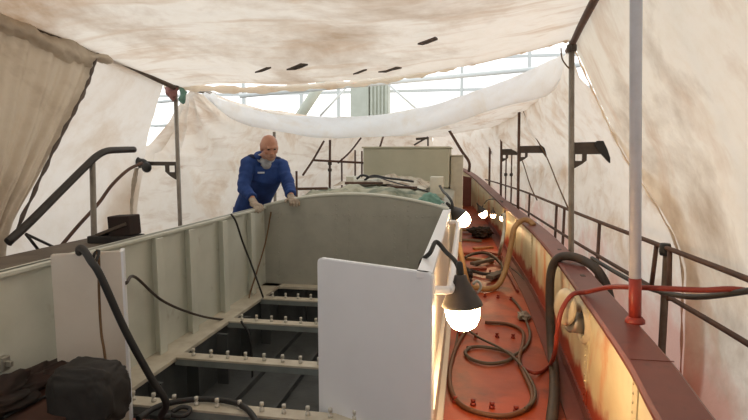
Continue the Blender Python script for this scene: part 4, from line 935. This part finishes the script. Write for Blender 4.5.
# jacket
bm = bmesh.new()
etube(bm, [hipc-UP*.06, hipc.lerp(chest, .2), hipc.lerp(chest, .5), chest-UP*.02, chest+UP*.07, chest+UP*.12, neckb+UP*.02],
      [.18, .17, .168, .178, .165, .13, .07], [.13, .125, .12, .125, .112, .095, .07], Lf, 28)
for sh, el, wr in ((shR, elR, wrR), (shL, elL, wrL)):
    P = cat([chest+UP*.07, sh, sh.lerp(el, .5)+UP*.0, el, el.lerp(wr, .5), wr+(el-wr)*.08], 5)
    R0 = [.07, .072, .068, .063, .056, .050]
    rad = []
    for i in range(len(P)):
        x = i/5; k = min(int(x), 4); rad.append(R0[k]+(R0[k+1]-R0[k])*(x-k)+.005*math.sin(i*2.4))
    sweep(bm, P, rad, 16)
for v in bm.verts: v.co += Vector((nz(v.co, 16, 2), nz(v.co, 16, 5), nz(v.co, 16, 9)))*.010
jk = obj('jacket', bm, 'overall', man, remesh=.009)
bm = bmesh.new(); cring = [neckb+UP*(.035-.03*math.cos(2*PI*k/18))+Lf*.088*math.sin(2*PI*k/18)+F*(.015+.085*math.cos(2*PI*k/18)) for k in range(2, 17)]
sweep(bm, cring, .020, 10); obj('collar', bm, 'overall', jk, smooth=True)
bm = bmesh.new()
for i, k in enumerate((-.068, -.052, -.036)):
    q = chest+F*.128+Lf*k+UP*.02; box(bm, q.x-.016, q.x+.016, q.y-.008, q.y+.008, q.z-.008, q.z+.008, .002, Matrix.Rotation(.52, 3, 'Z'))
obj('chest_badge', bm, 'tag', jk)
for sh, sg in ((shR, -1), (shL, 1)):   # navy shoulder yokes
    bm = bmesh.new(); ellipsoid(bm, sh+UP*.032-Lf*sg*.03-F*.01, (.062, .06, .052), Matrix.Rotation(.52, 3, 'Z')); obj('shoulder_yoke', bm, 'navy', jk, smooth=True)
# trousers and boots
bm = bmesh.new()
etube(bm, [hipc-UP*.10, hipc-UP*.02, hipc+UP*.06], [.16, .165, .165], [.115, .12, .118], Lf, 20)
for s in (-1, 1):
    hip = hipc+Lf*s*.085-UP*.05; kn = hip+Vector((0, -.02, -.41))+F*.03; an = Vector((hip.x, hip.y+.04, .07))
    sweep(bm, [hip, hip.lerp(kn, .5), kn, kn.lerp(an, .5), an], [.10, .092, .076, .07, .066], 14)
obj('trousers', bm, 'overall', man, remesh=.011)
for s in (-1, 1):
    hip = hipc+Lf*s*.085; bm = bmesh.new(); c = Vector((hip.x, hip.y+.04, 0))
    ellipsoid(bm, c+F*.05+UP*.045, (.05, .14, .05), Matrix.Rotation(math.atan2(-F.x, F.y), 3, 'Z'))
    sweep(bm, [c+UP*.04, c+UP*.16], .055, 12)
    for v in bm.verts: v.co.z = max(v.co.z, .002)
    obj('boot', bm, 'boot', man, smooth=True)
# gloves: palm, four unequal fingers curled over the rim, thumb from the side of the palm
def glove(wr, hand, fwd, side, name):
    bm = bmesh.new(); f = Vector(fwd).normalized(); s = (Vector(side)-f*Vector(side).dot(f)).normalized(); n = f.cross(s)
    if n.z < 0: n = -n
    etube(bm, [wr-f*.02, wr.lerp(hand, .5), hand, hand+f*.035], [.034, .036, .046, .040], [.028, .026, .022, .017], s, 16)
    for k, L in zip((-1.5, -.5, .5, 1.5), (.062, .074, .080, .070)):
        b = hand+f*.018+s*k*.022
        sweep(bm, [b, b+f*(.022+L*.38)+s*k*.003+n*.004, b+f*(.022+L*.70)+s*k*.004-n*L*.22, b+f*(.02+L*.82)+s*k*.004-n*L*.62], [.0125, .0122, .0115, .0095], 10)
    b = hand-f*.015-s*.036
    sweep(bm, [b, b-s*.028+f*.022-n*.006, b-s*.036+f*.052-n*.016], [.014, .0125, .0105], 10)
    for v in bm.verts: v.co += Vector((nz(v.co, 40, 2), nz(v.co, 40, 5), 0))*.002
    obj('glove', bm, 'glove', man, remesh=.0045)
glove(wrR, handR, (.55, -.45, -.15), (-.6, -.7, 0), 'r')
glove(wrL, handL, (.45, -.65, -.12), (.85, .45, 0), 'l')

# ------------------------------------------------------------------ the hall outside
bm = bmesh.new(); box(bm, -30, 30, -12, 45, -2.6, -2.5); obj('ground', bm, 'ground', kind='structure')  # unseen hall floor, added dark to block light from below
bm = bmesh.new()
for i in range(2):
    x0 = -4.0+i*.69
    box(bm, x0, x0+.64, 18.0, 18.5, -2.5, 7, .01)
for i in range(5): box(bm, -3.27+i*.125, -3.21+i*.125, 17.93, 18.0, -2.5, 7, .004)
obj('column', bm, 'column', kind='structure')
wf = bmesh.new()
for z in (2.75, 3.95, 5.1): box(wf, -14, 12, 19.9, 20.0, z-.05, z+.05)
for x in (-11.5, -8.8, -6.4, -4.9, -.2, 2.2, 4.6): box(wf, x-.06, x+.06, 19.88, 20.02, -2.5, 8)
wo = obj('window_1', wf, 'hallsteel', kind='structure')
def hallpipe(a, b, r, label, mat='hallsteel'):
    bm = bmesh.new(); sweep(bm, [vec(a), vec(b)], r, 10); tag(obj('roof_truss_tube', bm, mat), label, 'pipe')
hallpipe((-5.616, 12.500, 2.999), (2.470, 12.500, 3.521), .055, 'long pale hall tube running across above the white swag')
hallpipe((-3.335, 13.000, 3.751), (-4.659, 13.000, 1.913), .13, 'thick slanting grey hall tube left of the hall column', 'column')
hallpipe((-3.118, 13.500, 3.266), (-3.828, 13.500, 2.554), .03, 'thin hall brace slanting from the left of the hall column')
hallpipe((-2.010, 13.500, 3.343), (-1.180, 13.500, 2.620), .03, 'thin hall brace slanting from the right of the hall column')
hallpipe((-5.671, 9.000, 2.501), (-4.627, 9.000, 2.572), .03, 'hall tube seen through the gap beside the left pole, upper')
hallpipe((-5.753, 9.000, 2.060), (-4.742, 9.000, 2.122), .025, 'hall tube seen through the gap beside the left pole, lower')

# ------------------------------------------------------------------ light
w = bpy.data.worlds.new('hall_daylight'); bpy.context.scene.world = w; w.use_nodes = True
bg = w.node_tree.nodes['Background']; 
wn = w.node_tree; wt = wn.nodes.new('ShaderNodeTexCoord'); wsx = wn.nodes.new('ShaderNodeSeparateXYZ'); wr_ = wn.nodes.new('ShaderNodeMapRange')
wn.links.new(wt.outputs['Generated'], wsx.inputs[0]); wn.links.new(wsx.outputs['Y'], wr_.inputs['Value'])   # big windows ahead, darker hall behind
wr_.inputs['From Min'].default_value = -.6; wr_.inputs['From Max'].default_value = .7; wr_.inputs['To Min'].default_value = 1.35; wr_.inputs['To Max'].default_value = 2.0
wn.links.new(wr_.outputs['Result'], bg.inputs['Strength'])
wm = wn.nodes.new('ShaderNodeMapRange'); wm.inputs['From Min'].default_value = -.4; wm.inputs['From Max'].default_value = .4
wn.links.new(wsx.outputs['Y'], wm.inputs['Value'])
wn.links.new(mixc(wn, wm.outputs['Result'], (.86, .94, 1.0), (1, .985, .96)), bg.inputs['Color'])

# ------------------------------------------------------------------ camera
cam = bpy.data.cameras.new('camera'); co = bpy.data.objects.new('camera', cam); C.objects.link(co)
cam.sensor_width = 36; cam.lens = 36*520/748; cam.clip_start = .05; cam.clip_end = 200
co.location = (0, 0, 1.5); co.rotation_euler = (math.radians(90-5.9287), 0, math.radians(9.9805))
sc = bpy.context.scene; sc.camera = co
sc.view_settings.view_transform = 'Standard'; sc.view_settings.look = 'None'; sc.view_settings.gamma = 1.0; sc.view_settings.exposure = -0.12
sc.view_settings.use_curve_mapping = False
sc.cycles.max_bounces = 10; sc.cycles.diffuse_bounces = 6; sc.cycles.transmission_bounces = 6; sc.cycles.sample_clamp_indirect = 20
